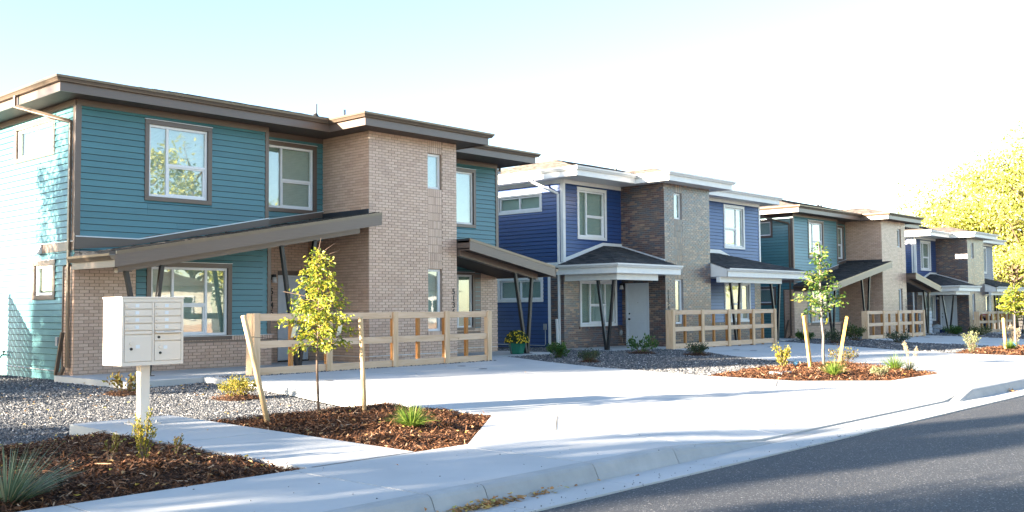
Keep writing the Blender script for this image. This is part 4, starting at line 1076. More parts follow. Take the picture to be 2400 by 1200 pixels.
    mb = MB(); mb.box(17.75, 18.1, 20.7, 21.05, 6.28, 6.44); h.part(mb, 'roof_vent', 'dark_metal', bevel=.03)
    h.downspout([(8.30, 21.40, 5.74), (8.30, 21.40, 5.52), (8.90, 20.14, 5.12), (8.90, 20.14, .16)])
    h.downspout([(8.84, 20.16, .16), (8.84, 20.28, .02), (8.84, 20.42, .02)]); h.downspout([(8.80, 20.42, .00), (8.845, 20.24, .86)], 'flip_spout')
    h.downspout([(22.47, 20.9, 5.74), (22.47, 20.9, 5.45), (21.90, 20.62, 5.22), (21.90, 20.62, .1)])
    if extras:
        mb = MB(); fs.box(mb, 1.47, 1.66, 2.66, 2.70, .03, .06); mb.prism([fs.pt(1.47, 2.69, .034), fs.pt(1.47, 2.50, .034), fs.pt(1.47, 2.47, .15)], (0, .19, 0)); h.part(mb, 'dryer_vent', 'white')
        mb = MB(); fs.box(mb, .52, .62, .58, .76, .02, .10); fs.box(mb, .62, .68, .62, .73, .02, .07); e = h.part(mb, 'junction_box', 'pvc', bevel=.006)
        mb = MB(); mb.tube([fs.pt(.57, .58, .05), fs.pt(.57, .2, .06), fs.pt(.58, .10, .07), fs.pt(.66, .07, .05), fs.pt(1.2, .075, .035), fs.pt(3.4, .10, .035), fs.pt(6, .10, .035)], .014, 8); h.part(mb, 'conduit', 'conduit', e, smooth=True)
        mb = MB(); mb.tube([fs.pt(3.27, .33, .02), fs.pt(3.27, .33, .12), fs.pt(3.27, .27, .15)], .018, 8); mb.tube([fs.pt(3.27, .33, .08), fs.pt(3.27, .40, .08)], .012, 8); mb.tube([fs.pt(3.23, .40, .08), fs.pt(3.31, .40, .08)], .022, 8); h.part(mb, 'hose_bib', 'dark_metal', smooth=True)
        for f, l, z in ((ft, 2.95, .14), (fx, 3.4, .13), (fl, 1.7, .13)):
            mb = MB(); f.box(mb, 0, l, z, z + .012, .004, .018); h.part(mb, 'weep_screed', 'flash_white')
    h.finish_bricks()
    return h

def hip_porch(h, xa, xb, y0, yw, z, ridge, side, tower_x):
    """low porch roof with one hipped end (side -1: end at xa, +1: end at xb); ridge = (flat x0, x1, z) on the wall"""
    r0, r1, rz = ridge
    if side < 0:
        polys = [[(xa, y0, z), (xb, y0, z), (xb, yw, rz), (r0, yw, rz)], [(xa, yw, z), (xa, y0, z), (r0, yw, rz)]]
        path = [(xa, yw - .02), (xa, y0), (xb, y0)]
    else:
        polys = [[(xa, y0, z), (xb, y0, z), (r1, yw, rz), (xa, yw, rz)], [(xb, y0, z), (xb, yw, z), (r1, yw, rz)]]
        path = [(xa, y0), (xb, y0), (xb, yw - .02)]
    d = h.shingles(polys, 'porch_roof', 'shingle', th=.05)
    f = MB(); f.sweep(path, [(-.028, z - .29), (0, z - .29), (0, z - .05), (-.028, z - .05)]); h.part(f, 'fascia', h.pal['trim'], d)
    g = MB(); g.sweep(path, [(.001, z - .10), (.07, z - .10), (.076, z - .085), (.10, z - .05), (.118, z - .035), (.122, z + .012), (.108, z + .012), (.104, z - .02), (.001, z - .02)]); h.part(g, 'gutter', h.pal['gutter'], d)
    mb = MB(); mb.box(xa + .01, xb - .01, y0 + .01, yw, z - .275, z - .25); h.part(mb, 'porch_soffit', h.pal['soffit'], d)
    # closed end against the tower
    xe = xb if side < 0 else xa
    dz = (rz - z) / (yw - y0)
    mb = MB(); yt = 19.0
    mb.prism([(xe, y0, z - .29), (xe, yt + .6, z - .29), (xe, yt + .6, z + dz * (yt + .6 - y0) - .02), (xe, y0, z - .02)], (.025 * (1 if side < 0 else 1), 0, 0)); h.part(mb, 'end_board', h.pal['trim'], d)
    return d, dz

def house_b(loc, label, indiv, number, extras):
    h = House((28.62, 19.0, 0), loc, label, dict(trim='white', gutter='white', siding='blue', brick='mixed_brick', mortar='grey_mortar', soffit='white'), indiv)
    ft = Fac((28.62, 19.0), XP, YN); fl = Fac((28.62, 19.0), YP, XN); fr = Fac((31.54, 19.0), YP, XP)
    slot = [(.61, 1.09, 4.37, 5.28), (.61, 1.09, .76, 2.29)]; col = [(.61, 1.09, 2.29, 4.37), (.61, 1.09, 5.28, 5.575)]
    h.brick_wall(ft, 0, 2.92, -.05, 5.575, slot, col, [(.58, 1.12, .66, .76)])
    h.brick_wall(fl, 0, 1.82, -.05, 5.575, [(.68, 1.66, -.1, 2.19)])
    h.brick_wall(fr, 0, 1.38, -.05, 5.575, seen=False)
    for q in slot: h.window(ft, *q, [(0, 1, None)], tw=0, rec=.07, fw=.06)
    h.door(fl, .735, 1.60, 0, 2.12, [(.84, 1.50, 1.08, 1.98), (.84, 1.50, .15, .90)], 1.53)
    h.wall_lamp(fl, 1.74, 2.06); h.number(ft, .17, 1.77, number)
    # left wing
    fw = Fac((25.42, 20.82), XP, YN); up = (.83, 2.25, 3.73, 5.28); lo = (.91, 2.80, .79, 2.20)
    h.brick_wall(fw, 0, 3.20, -.05, 2.62, [(.82, 3.20, .72, 2.62)], (), [(.78, 3.16, .62, .72)])
    h.siding(fw, 0, 3.20, .73, 5.45, [(-.1, .82, 0, 2.62), (up[0] - .09, up[1] + .09, up[2] - .09, up[3] + .09), (lo[0] - .09, lo[1] + .09, lo[2] - .08, lo[3] + .09)], back_holes=[(-.1, .82, 0, 2.62), up, lo])
    h.window(fw, *up, WINCOLS); h.window(fw, *lo, [(0, .27, None), (.27, .74, .46), (.74, 1, None)], tw=.085)
    h.trim(fw, [(0, 3.20, 5.445, 5.572)], 'frieze_board'); h.trim(fw, [(-.034, .09, 2.8, 5.445)], 'corner_board')
    d, dz = hip_porch(h, 25.0, 28.55, 18.35, 20.80, 2.70, (27.56, 28.62, 3.44), -1, 28.62)
    zl = lambda x: 2.70 + (x - 25.0) * (.74 / 2.56)
    mb = MB(); fw.strip(mb, [(0, zl(25.42) + .02), (2.14, 3.46), (3.2, 3.46), (3.2, 3.56), (2.10, 3.56), (0, zl(25.42) + .15)], -.002, .034); h.part(mb, 'roof_trim', 'white', d)
    mb = MB(); y = lambda t: 2.70 + dz * (t - 18.35)
    mb.prism([(28.595, 19.0, y(19.0) + .01), (28.595, 20.80, y(20.80) + .01), (28.595, 20.80, y(20.80) + .06), (28.595, 19.0, y(19.0) + .06)], (.03, 0, 0)); h.part(mb, 'step_flashing', 'flash_white', d)
    mb = MB(); mb.box(25.32, 25.44, 18.72, 20.7, 2.21, 2.425); mb.box(25.32, 27.60, 18.60, 18.72, 2.21, 2.425); h.part(mb, 'porch_beam', 'white', d)
    p = MB(); p.box(25.27, 25.49, 18.95, 19.17, .003, .015); pp = h.part(p, 'porch_post', 'black_steel')
    for ty in (18.76, 19.38):
        q = MB(); q.beam((25.38, 19.06 + (.03 if ty > 19 else -.03), .015), (25.38, ty, 2.21), .085, .085, (1, 0, 0)); h.part(q, 'post_leg', 'black_steel', pp, bevel=.006)
        q = MB(); q.box(25.30, 25.46, ty - .08, ty + .08, 2.198, 2.209); h.part(q, 'top_plate', 'black_steel', pp)
    # right part
    fx = Fac((31.54, 20.38), XP, YN); ru = (3.42, 4.86, 3.73, 5.28); rl = (3.36, 5.24, .80, 2.22)
    h.brick_wall(fx, 5.72, 6.22, -.05, 2.62); h.brick_wall(fx, 0, 5.72, -.05, .72, (), (), [(.2, 5.72, .62, .72)])
    h.siding(fx, 0, 6.22, .73, 5.45, [(5.70, 6.4, 0, 2.62), (ru[0] - .09, ru[1] + .09, ru[2] - .09, ru[3] + .09), (rl[0] - .09, rl[1] + .09, rl[2] - .08, rl[3] + .09)], back_holes=[(5.72, 6.4, 0, 2.62), ru, rl])
    h.window(fx, *ru, [(0, .66, .46), (.66, 1, None)]); h.window(fx, *rl, [(0, .27, None), (.27, .73, .46), (.73, 1, None)], tw=.085)
    h.trim(fx, [(0, 6.22, 5.445, 5.572)], 'frieze_board'); h.trim(fx, [(6.14, 6.254, 2.8, 5.445)], 'corner_board')
    d2, dz2 = hip_porch(h, 31.60, 38.15, 18.35, 20.36, 2.70, (31.6, 34.5, 3.40), 1, 31.54)
    mb = MB(); fx.strip(mb, [(.02, 3.42), (2.96, 3.42), (4.3, 2.70 + (38.15 - 35.84) * .70 / 3.65 + .02), (4.3, 2.70 + (38.15 - 35.84) * .70 / 3.65 + .06), (3.0, 3.56), (.02, 3.56)], -.002, .034); h.part(mb, 'roof_trim', 'white', d2)
    mb = MB(); mb.box(31.60, 36.30, 18.66, 18.80, 2.21, 2.425); h.part(mb, 'porch_beam', 'white', d2)
    h.vposts(32.85, 18.73, .003, [(32.45, 2.21), (33.15, 2.21)], 18.73); h.vposts(35.95, 18.73, .003, [(35.52, 2.21), (36.22, 2.21)], 18.73)
    # side and back
    fs = Fac((25.42, 20.82), YP, XN); a = (.99, 2.86, 4.66, 5.14); b = (.97, 2.86, 1.64, 2.28)
    h.brick_wall(fs, 0, .56, -.15, 2.62)
    h.siding(fs, 0, 8.9, -.06, 5.45, [(-.1, .57, -.2, 2.62), (a[0] - .09, a[1] + .09, a[2] - .09, a[3] + .09), (b[0] - .09, b[1] + .09, b[2] - .09, b[3] + .09)], back_holes=[(-.1, .56, -.2, 2.62), a, b])
    h.window(fs, *a, [(0, .5, None), (.5, 1, None)]); h.window(fs, *b, [(0, .5, None), (.5, 1, None)])
    h.trim(fs, [(0, 8.9, 5.445, 5.572)], 'frieze_board'); h.trim(fs, [(0, .09, 2.85, 5.445), (.56, .66, -.05, 2.60)], 'corner_board'); h.trim(fs, [(0, 8.9, 2.62, 2.84)], 'belly_band')
    mb = MB(); mb.box(37.63, 37.76, 20.39, 29.72, 0, 5.57); mb.box(25.42, 37.76, 29.6, 29.72, 0, 5.57); h.part(mb, 'siding_wall', 'blue')
    # roof
    path = [(24.82, 30.3), (24.82, 19.75), (28.02, 19.75), (28.02, 18.4), (32.14, 18.4), (32.14, 19.75), (38.36, 19.75), (38.36, 30.3)]
    mb = MB(); mb.box(24.83, 38.35, 19.76, 30.3, 5.575, 5.60); mb.box(28.03, 32.13, 18.41, 19.755, 5.575, 5.60); h.part(mb, 'soffit', 'white')
    h.eaves(path, 5.555)
    h.shingles(h.hips(24.79, 38.39, 19.72, 30.33, 5.815) + h.bump(27.99, 32.17, 18.37, 19.72, 5.815), 'roof', 'shingle_brown')
    h.pipe(31.2, 22.9, 6.57, .42); 
    mb = MB(); mb.box(31.3, 31.6, 20.6, 20.9, 6.05, 6.22); h.part(mb, 'roof_vent', 'dark_metal', bevel=.03)
    h.downspout([(24.76, 21.6, 5.74), (24.76, 21.6, 5.5), (25.37, 20.98, 5.1), (25.37, 20.98, .16), (25.30, 20.98, .04)]); h.downspout([(25.28, 20.98, .05), (25.29, 21.03, .98)], 'flip_spout')
    h.downspout([(38.4, 21.2, 5.74), (38.4, 21.2, 5.45), (37.80, 20.55, 5.2), (37.80, 20.55, .1)])
    if extras:
        mb = MB(); fs.box(mb, .72, .82, .62, .82, .02, .10); e = h.part(mb, 'junction_box', 'pvc', bevel=.006)
        mb = MB(); mb.tube([fs.pt(.77, .62, .05), fs.pt(.77, .15, .05), fs.pt(.82, .10, .04), fs.pt(1.2, .10, .035), fs.pt(4, .11, .035)], .013, 8); h.part(mb, 'conduit', 'conduit', e, smooth=True)
        mb = MB(); mb.lathe([(.0, -.10), (.05, -.08), (.065, 0), (.05, .08), (.0, .10)], fw.pt(3.05, .46, .05), 12); h.part(mb, 'outlet_cover', 'pvc', smooth=True)
    h.finish_bricks()
    return h

h1 = house_a((15.43, 18.65, 0), 'teal two-storey house with tan brick tower behind the cream mailbox cluster, nearest of the row', True, ('5146', '5136'), True)
h2 = house_b((28.62, 19.0, -.08), 'blue house with white trim and mixed brick tower beside the nearest teal house', True, '5134', True)
h3 = house_a((47.45, 19.15, -.22), 'second teal house with tan brick tower, standing between the two blue houses', False, (None, '5107'), False)
h4 = house_b((61.2, 19.65, -.40), 'farthest blue house with white trim, in front of the golden tree', False, None, False)
# ------------------------------------------------------------------ fences
def fence(loc, dx_posts, back, z_h, label, rail_w=.14):
    """open post-and-rail screen; posts at dx, slim back posts between, three boards per bay"""
    r = empty('wooden_fence', loc, label, 'fence', 'post and rail screens in front of the porches')
    L = dx_posts[-1]
    for i, x in enumerate(dx_posts):
        end = i in (0, len(dx_posts) - 1)
        mb = MB(); mb.box(x - .07, x + .07, -.07, -.032, -.03, z_h); mb.build('post_board', M['cedar_post'], r, bevel=.004)
        mb = MB(); mb.box(x - .045 + (.02 if i else 0), x + .045 + (.02 if i else 0), .01, .10, -.03, z_h - .01); mb.build('post', M['cedar_post'] if end else M['stain_post'], r, bevel=.004)
        if i == 0:
            mb = MB(); mb.box(x - .085, x - .047, -.03, .19, -.03, z_h - .004); mb.build('post_board', M['cedar_post'], r, bevel=.004)
    for x in back:
        mb = MB(); mb.box(x - .038, x + .038, .012, .088, -.03, z_h - .14); mb.build('post', M['stain_post'], r, bevel=.004)
    for a, b in zip(dx_posts[:-1], dx_posts[1:]):
        for z in (z_h - .15, .545, .005):
            mb = MB(); hb = rail_w if z > .3 else .16
            mb.box(a + .072, b - .072, -.03, .008, z, z + hb)
            o = mb.build('rail' if z > .3 else 'kickboard', M['cedar'], r, bevel=.004)
    return r
fence((11.10, 16.85, -.015), [0, 1.75, 3.55, 5.13, 6.55], [.86, 4.30, 5.85], 1.225, 'pale wooden post and rail screen by the brick tower of the nearest teal house')
fence((26.56, 17.4, float(C0(27, 17.4)) - .0), [0, 1.72, 3.40, 5.05, 6.62], [.80, 2.55, 4.22, 5.86], 1.22, 'pale wooden post and rail screen in front of the nearer blue house')
fence((41.55, 17.5, float(C0(43, 17.5)) - .0), [0, 1.72, 3.40, 5.05, 6.45], [.80, 2.55, 4.22, 5.80], 1.21, 'pale wooden post and rail screen in front of the second teal house')
fence((58.7, 18.4, float(C0(60, 18.4)) - .0), [0, 1.72, 3.40, 5.05, 6.30], [.80, 2.55, 4.22, 5.70], 1.21, 'pale wooden post and rail screen in front of the farthest blue house')

# ------------------------------------------------------------------ mailbox cluster
def mailbox():
    gz = float(CH(5.9, 11.3))
    r = empty('mailbox_cluster', (5.90, 11.30, gz), 'cream metal cluster mailbox on a square pedestal at the end of the concrete path', 'mailbox')
    mp = M['box_paint']; zb, zt = .70, 1.50; W, D = .775, .457
    mb = MB(); mb.box(-.155, .155, -.155, .155, 0, .014); b = mb.build('base_plate', mp, r, bevel=.003)
    for x in (-.115, .115):
        for y in (-.115, .115):
            q = MB(); q.lathe([(.018, 0), (.018, .012), (.009, .013), (.009, .03), (0, .031)], (x, y, .014), 6); q.build('anchor_bolt', M['steel'], b)
    mb = MB(); mb.box(-.058, .058, -.058, .058, .012, zb + .01); mb.build('pedestal', mp, r, bevel=.006)
    mb = MB(); mb.box(-W / 2, W / 2, -D / 2 + .02, D / 2, zb, zt - .022); mb.build('cabinet', mp, r, bevel=.005)
    mb = MB(); mb.box(-W / 2 - .008, W / 2 + .008, -D / 2 - .012, D / 2 + .004, zt - .022, zt); mb.build('cabinet_top', mp, r, bevel=.004)
    mb = MB(); f0, f1 = -D / 2 - .004, -D / 2 + .021
    for q in ((-W / 2, W / 2, zb, zb + .045), (-W / 2, W / 2, zt - .062, zt - .0225), (-W / 2, -W / 2 + .03, zb + .045, zt - .062), (W / 2 - .03, W / 2, zb + .045, zt - .062), (-.012, .012, zb + .045, zt - .062)): mb.box(q[0], q[1], f0, f1, q[2], q[3])
    mb.build('cabinet_frame', mp, r, bevel=.003)
    yf = -D / 2 + .006; half = W / 2 - .03
    def panel(name, x0, x1, z0, z1, th=.013):
        q = MB(); q.box(x0 + .006, x1 - .006, yf - th, yf + .014, z0 + .0055, z1 - .0055); return q.build(name, mp, r, bevel=.002)
    def lock(par, x, z, rad, mat='steel'):
        q = MB(); q.tube([(x, yf - .013, z), (x, yf - .026, z)], [rad, rad * .85], 12); q.build('lock', M[mat], par)
    def label(par, x, z, s):
        q = MB(); q.box(x - s, x + s, yf - .0155, yf - .0125, z - s * .8, z + s * .8); q.build('name_label', M['label_white'], par)
    ztop = zt - .062; dh = .083
    for side in (-1, 1):
        x0, x1 = (-half, -.012) if side < 0 else (.012, half)
        for i in range(4):
            p = panel('mailbox_door', x0, x1, ztop - (i + 1) * dh, ztop - i * dh)
            lock(p, x0 + .035, ztop - (i + .55) * dh, .014, 'box_paint'); label(p, x0 + .155, ztop - (i + .5) * dh, .023)
            q = MB(); q.box(x1 - .012, x1 - .006, yf - .017, yf - .012, ztop - (i + 1) * dh + .004, ztop - i * dh - .004); q.build('hinge', mp, p)
        zz = ztop - 4 * dh
        if side < 0:
            panel('blank_strip', x0, x1, zz - .045, zz)
            p = panel('parcel_door', x0, x1, zb + .045, zz - .045)
            lock(p, x0 + .085, zz - .21, .017, 'dark_metal'); lock(p, x0 + .085, zz - .145, .024, 'box_paint'); label(p, x0 + .165, zz - .185, .025)
        else:
            q = MB(); q.hexa([(x0 + .01, yf - .055, zz - .03), (x1 - .01, yf - .055, zz - .03), (x1 - .01, yf, zz - .034), (x0 + .01, yf, zz - .034), (x0 + .01, yf - .05, zz - .018), (x1 - .01, yf - .05, zz - .018), (x1 - .01, yf, zz - .002), (x0 + .01, yf, zz - .002)]); s = q.build('outgoing_slot_hood', mp, r, bevel=.003)
            q = MB(); q.box(x0 + .11, x1 - .10, yf - .040, yf - .02, zz - .0165, zz - .0125); q.build('slot', M['dark_metal'], s)
            p = panel('master_panel', x0, x1, zz - .125, zz - .04); lock(p, x0 + .055, zz - .08, .016, 'dark_metal')
            p = panel('parcel_door', x0, x1, zb + .045, zz - .125)
            lock(p, x0 + .075, zz - .265, .016, 'dark_metal'); lock(p, x0 + .075, zz - .195, .024, 'box_paint'); label(p, x0 + .14, zz - .20, .024)
mailbox()

# ------------------------------------------------------------------ plants
def P3(v): return np.array(v, float)
def seg_pts(a, b, n): t = RNG.uniform(0, 1, (n, 1)); return P3(a) * (1 - t) + P3(b) * t

def young_tree(loc, h, z0, rmax, nbr, nleaf, lsize, leafm, barkm, label, droop=.35, trunk_r=.022, bare=(), shape=1.0, top_h=None):
    r = empty('young_tree', loc, label, 'tree', 'staked young street trees')
    rnd = random.Random(hash(label) % 999 if False else len(label) * 7)
    tp = [(0, 0, -.03)]; x = y = 0.0
    for i in range(1, 9):
        x += rnd.uniform(-.018, .018) * h / 2; y += rnd.uniform(-.018, .018) * h / 2; tp.append((x, y, h * i / 8))
    mb = MB(); mb.tube(tp, [trunk_r * (1 - .1 * i) for i in range(9)], 8)
    t = mb.build('trunk', M[barkm], r, smooth=True)
    at = lambda z: (np.interp(z, [p[2] for p in tp], [p[0] for p in tp]), np.interp(z, [p[2] for p in tp], [p[1] for p in tp]))
    bm_ = MB(); pts = []; dirs = []
    for i in range(nbr):
        f = (i + rnd.random() * .6) / nbr; z = z0 + (h * .97 - z0) * f
        L = rmax * (1 - f) ** .75 * rnd.uniform(.7, 1.12) * (1.0 if f > .08 else .8) + .05
        a = i * 2.4 + rnd.uniform(-.4, .4); el = rnd.uniform(.15, .55) * (1 - f * .3) + f * .35
        bx, by = at(z); c = [(bx, by, z)]; px, py, pz = bx, by, z
        n = 5
        for k in range(n):
            el2 = el - droop * 1.9 * (k / n) ** 1.3; px += L / n * math.cos(el2) * math.cos(a); py += L / n * math.cos(el2) * math.sin(a); pz += L / n * math.sin(el2); a += rnd.uniform(-.18, .18); c.append((px, py, pz))
        bm_.tube(c, [trunk_r * .42 * (1 - .16 * k) * (.5 + .5 * (1 - f)) for k in range(n + 1)], 5)
        m = max(4, int(nleaf / nbr * (L / rmax) * 1.9))
        for k in range(n):
            q = seg_pts(c[k], c[k + 1], max(1, m // n) if k else max(1, m // (2 * n)))
            q = q + RNG.normal(0, .035 * h / 2.2, q.shape); pts.append(q)
            d = P3(c[k + 1]) - P3(c[k]); dirs.append(np.repeat((d / (np.linalg.norm(d) + 1e-9))[None], len(q), 0))
    for (dx, dy, dz, z) in bare:
        bx, by = at(z); bm_.tube([(bx, by, z), (bx + dx * .4, by + dy * .4, z + dz * .55), (bx + dx, by + dy, z + dz)], [.006, .004, .002], 5)
    bm_.build('branches', M[barkm], r, smooth=True)
    leaves('crown', np.concatenate(pts), lsize, M[leafm], r, dirs=np.concatenate(dirs), droop=.35)
    return r
young_tree((7.65, 10.21, -.07), 2.12, .84, .50, 46, 2900, .052, 'elm_leaf', 'bark', 'young staked elm with bright yellow-green drooping leaves beside the mailbox', .55, .019,
    [(.02, -.02, .22, 2.02), (.16, -.14, .20, 1.98), (.2, -.2, .14, 1.95), (-.32, .3, .12, 1.45)])
young_tree((20.78, 9.73, -.085), 2.76, 1.10, .58, 26, 950, .085, 'oak_leaf', 'grey_bark', 'young staked tree with mid-green lobed leaves in the second mulch bed', .25, .035)
young_tree((34.45, 9.66, -.185), 2.1, 1.1, .62, 26, 1000, .09, 'elm_leaf', 'grey_bark', 'young staked tree with pale bark in the far mulch bed by the green dumpster', .35, .045)

def stake(a, b, w, mat, label, tie=None):
    o = Vector(a); d = Vector(b) - o
    r = empty('tree_stake', a, label, 'stake', 'wooden stakes beside the young trees')
    mb = MB(); mb.tube([(0, 0, -.06), tuple(d * .5), tuple(d * .985), tuple(d)], [w, w * 1.02, w, w * .85], 4 if 'y' in mat else 10); mb.build('stake_pole', M[mat], r, smooth='y' not in mat)
    if tie:
        mb = MB(); t0 = d * tie[0]; mb.tube([tuple(t0 + Vector((w, 0, 0))), tuple((t0 + Vector(tie[1])) / 2 + Vector((0, 0, -.015))), tuple(Vector(tie[1]))], .003, 5); g = mb.build('tie_wire', M['dark_metal'], r)
        c = Vector(tie[2]); mb = MB(); e = Vector((.026, -.01, .012)); u = Vector((.006, -.012, .062))
        mb.prism([tuple(c - e - u), tuple(c + e - u), tuple(c + e + u), tuple(c - e + u)], (.003, .004, 0)); mb.build('tag', M['strap' if 'y' not in mat else 'yellow_strap'], g)
    return r
def at_depth(px_, py_, base):
    """design helper: unused at run time"""
    return None
stake((6.93, 10.23, -.07), (6.62, 10.30, 1.21), .032, 'stake', 'round wooden stake leaning left beside the yellow-green young elm', (.80, (1.0, -.02, .95), (.37, .02, 1.07)))
stake((8.18, 9.97, -.08), (8.12, 9.98, 1.17), .030, 'stake', 'round upright wooden stake to the right of the yellow-green young elm', (.88, (-.55, .25, 1.02), (-.30, .13, 1.09)))
stake((19.64, 9.48, -.085), (19.45, 9.52, 1.06), .040, 'stake_y', 'orange square stake left of the green young tree in the second bed')
stake((21.62, 9.79, -.09), (21.95, 9.70, 1.03), .039, 'stake_y', 'pale square stake leaning right of the green young tree', (.9, (-.9, -.05, .98), (-.50, .0, 1.02)))
stake((33.13, 9.59, -.18), (33.08, 9.62, .83), .052, 'stake_y', 'square wooden stake left of the young tree in the far bed')
stake((34.95, 9.45, -.19), (35.35, 9.30, .92), .052, 'stake_y', 'square wooden stake leaning at the right edge of the far bed')

def shrub(loc, w, h, stems, nleaf, ls, mat, label, spread=1.0, barkm='bark', up=.0, group='young shrubs planted in the gravel', mound=None, cat='shrub', name='shrub', low=.1):
    r = empty(name, loc, label, cat, group)
    st = MB(); pts = []; dirs = []
    for i in range(stems):
        a = RNG.uniform(0, 6.28); f = RNG.uniform(.25, 1) ** .7; hh = h * RNG.uniform(.62, 1.05) * (1 - .35 * f * (1 - up))
        ex, ey = w / 2 * f * math.cos(a) * spread, w / 2 * f * math.sin(a) * spread
        c = [(ex * .06, ey * .06, -.02), (ex * .45, ey * .45, hh * .45), (ex * .85, ey * .85, hh * .8), (ex, ey, hh)]
        st.tube(c, [.007, .005, .0035, .002], 5)
        m = nleaf // stems
        for k, share in ((0, low), (1, .4), (2, .6)):
            q = seg_pts(c[k], c[k + 1], max(1, int(m * share))) + RNG.normal(0, w * .055, (max(1, int(m * share)), 3)); q[:, 2] = np.maximum(q[:, 2], .02)
            pts.append(q); d = P3(c[k + 1]) - P3(c[k]); dirs.append(np.repeat((d / np.linalg.norm(d))[None], len(q), 0))
    st.build('stems', M[barkm], r)
    leaves('foliage', np.concatenate(pts), ls, M[mat], r, dirs=np.concatenate(dirs), droop=-.1)
    if mound:
        n = mound[1]; t = RNG.uniform(0, 6.28, n); q = mound[0] * np.sqrt(RNG.uniform(0, 1, n))
        c = np.stack([q * np.cos(t), q * np.sin(t), .02 + .06 * (1 - (q / mound[0]) ** 2) + RNG.uniform(0, .02, n)], 1)
        V, F = leaf_arrays(c, .07, .22, None, 0.0, .1); V[:, 2] = np.repeat(c[:, 2], 4) + (V[:, 2] - np.repeat(c[:, 2], 4)) * .35
        me = np_mesh('mulch_ring', V, F); kind(link('mulch_ring', me, M['mulch'], r), 'stuff')
        mb = MB(); mb.lathe([(mound[0], -.03), (mound[0] * .8, .03), (mound[0] * .4, .065), (0, .075)], (0, 0, 0), 14); mb.build('mulch_mound', M['mulch_bed'], r)
    return r
gz = lambda x, y: float(GH(x, y))
shrub((9.03, 14.2, gz(9.03, 14.2)), .62, .44, 26, 1500, .035, 'gold_shrub', 'sunlit golden-green shrub in the gravel left of the nearest fence', mound=(.42, 500))
shrub((8.15, 16.23, gz(8.15, 16.23)), .50, .42, 10, 170, .075, 'rust_shrub', 'sparse rusty-leaved shrub behind the mailbox pedestal', mound=(.36, 350), low=.15)
shrub((19.85, 16.47, gz(19.85, 16.47)), .62, .46, 26, 1000, .055, 'green_shrub', 'rounded bright green shrub in the gravel right of the flower pot')
shrub((18.97, 14.77, gz(18.97, 14.77)), .62, .36, 26, 900, .040, 'dark_shrub', 'low dark twiggy shrub at the edge of the gravel by the first driveway', mound=(.28, 150))
shrub((23.41, 16.36, gz(23.41, 16.36)), .85, .60, 14, 330, .085, 'green_shrub', 'open leafy shrub in front of the pale blue door', mound=(.48, 350), low=.15)
shrub((23.73, 14.75, gz(23.73, 14.75)), .62, .40, 24, 800, .05, 'dark_shrub', 'dark shrub left of the second fence in the grey gravel', mound=(.45, 300))
shrub((38.06, 18.6, gz(38.06, 18.6)), .85, .42, 22, 800, .07, 'green_shrub', 'low green shrub at the brick corner of the second teal house')
shrub((35.74, 16.28, gz(35.74, 16.28)), 1.0, .62, 24, 900, .06, 'dark_shrub', 'dark upright shrub under the window of the second teal house', mound=(.5, 200))
shrub((39.3, 17.04, gz(39.3, 17.04)), .95, .70, 18, 600, .085, 'dull_leaf', 'leafy dark shrub beside the third fence', mound=(.45, 150))
shrub((38.17, 14.88, gz(38.17, 14.88)), 1.0, .52, 26, 900, .06, 'dark_shrub', 'dark bronze shrub in front of the third fence')
shrub((53.5, 18.0, gz(53.5, 18.0)), 1.1, .50, 24, 800, .09, 'green_shrub', 'bushy green shrub before the far pale door')
shrub((52.2, 16.2, gz(52.2, 16.2)), 1.1, .55, 22, 700, .08, 'dull_leaf', 'dull green shrub at the left end of the farthest fence')
shrub((4.37, 8.36, float(MH(4.37, 8.36, BA))), .27, .44, 9, 620, .026, 'gold_shrub', 'small upright golden shrub in the mulch in front of the mailbox path', .8, up=.7, group='small shrubs in the mulch beds', low=.35)
shrub((4.10, 8.42, float(MH(4.1, 8.42, BA))), .20, .26, 6, 170, .026, 'rust_shrub', 'sparse olive sprig just left of the small golden shrub', .9, up=.6, group='small shrubs in the mulch beds', low=.1)
shrub((4.78, 8.55, float(MH(4.78, 8.55, BA))), .18, .24, 5, 120, .026, 'rust_shrub', 'thin leaning sprig just right of the small golden shrub', .9, up=.6, group='small shrubs in the mulch beds', low=.1)
shrub((19.4, 10.0, float(MH(19.4, 10.0, BC))), .42, .46, 22, 520, .05, 'gold_shrub', 'upright straw-gold shrub at the left end of the second mulch bed', .9, up=.9, group='small shrubs in the mulch beds', low=.4)
shrub((24.05 - 1.8, 9.95, float(MH(22.2, 9.95, BC))), .75, .46, 18, 420, .05, 'rust_shrub', 'brownish spreading shrub behind the leaning stake in the second bed', group='small shrubs in the mulch beds')
shrub((18.94, 7.75, float(MH(18.94, 7.75, BC))), .34, .24, 20, 500, .035, 'pale_plant', 'small pale silvery plant at the front edge of the second bed', group='small shrubs in the mulch beds')
shrub((31.25, 10.0, float(MH(31.25, 10.0, BD))), .55, .62, 22, 520, .05, 'pale_plant', 'wispy pale shrub at the left end of the far mulch bed', .8, up=.9, group='small shrubs in the mulch beds', low=.4)
shrub((36.9, 10.45, float(MH(36.9, 10.45, BD))), .6, .70, 20, 420, .06, 'pale_flower', 'pale feathery plant behind the stake in the far bed', .8, up=.9, group='small shrubs in the mulch beds', low=.3)

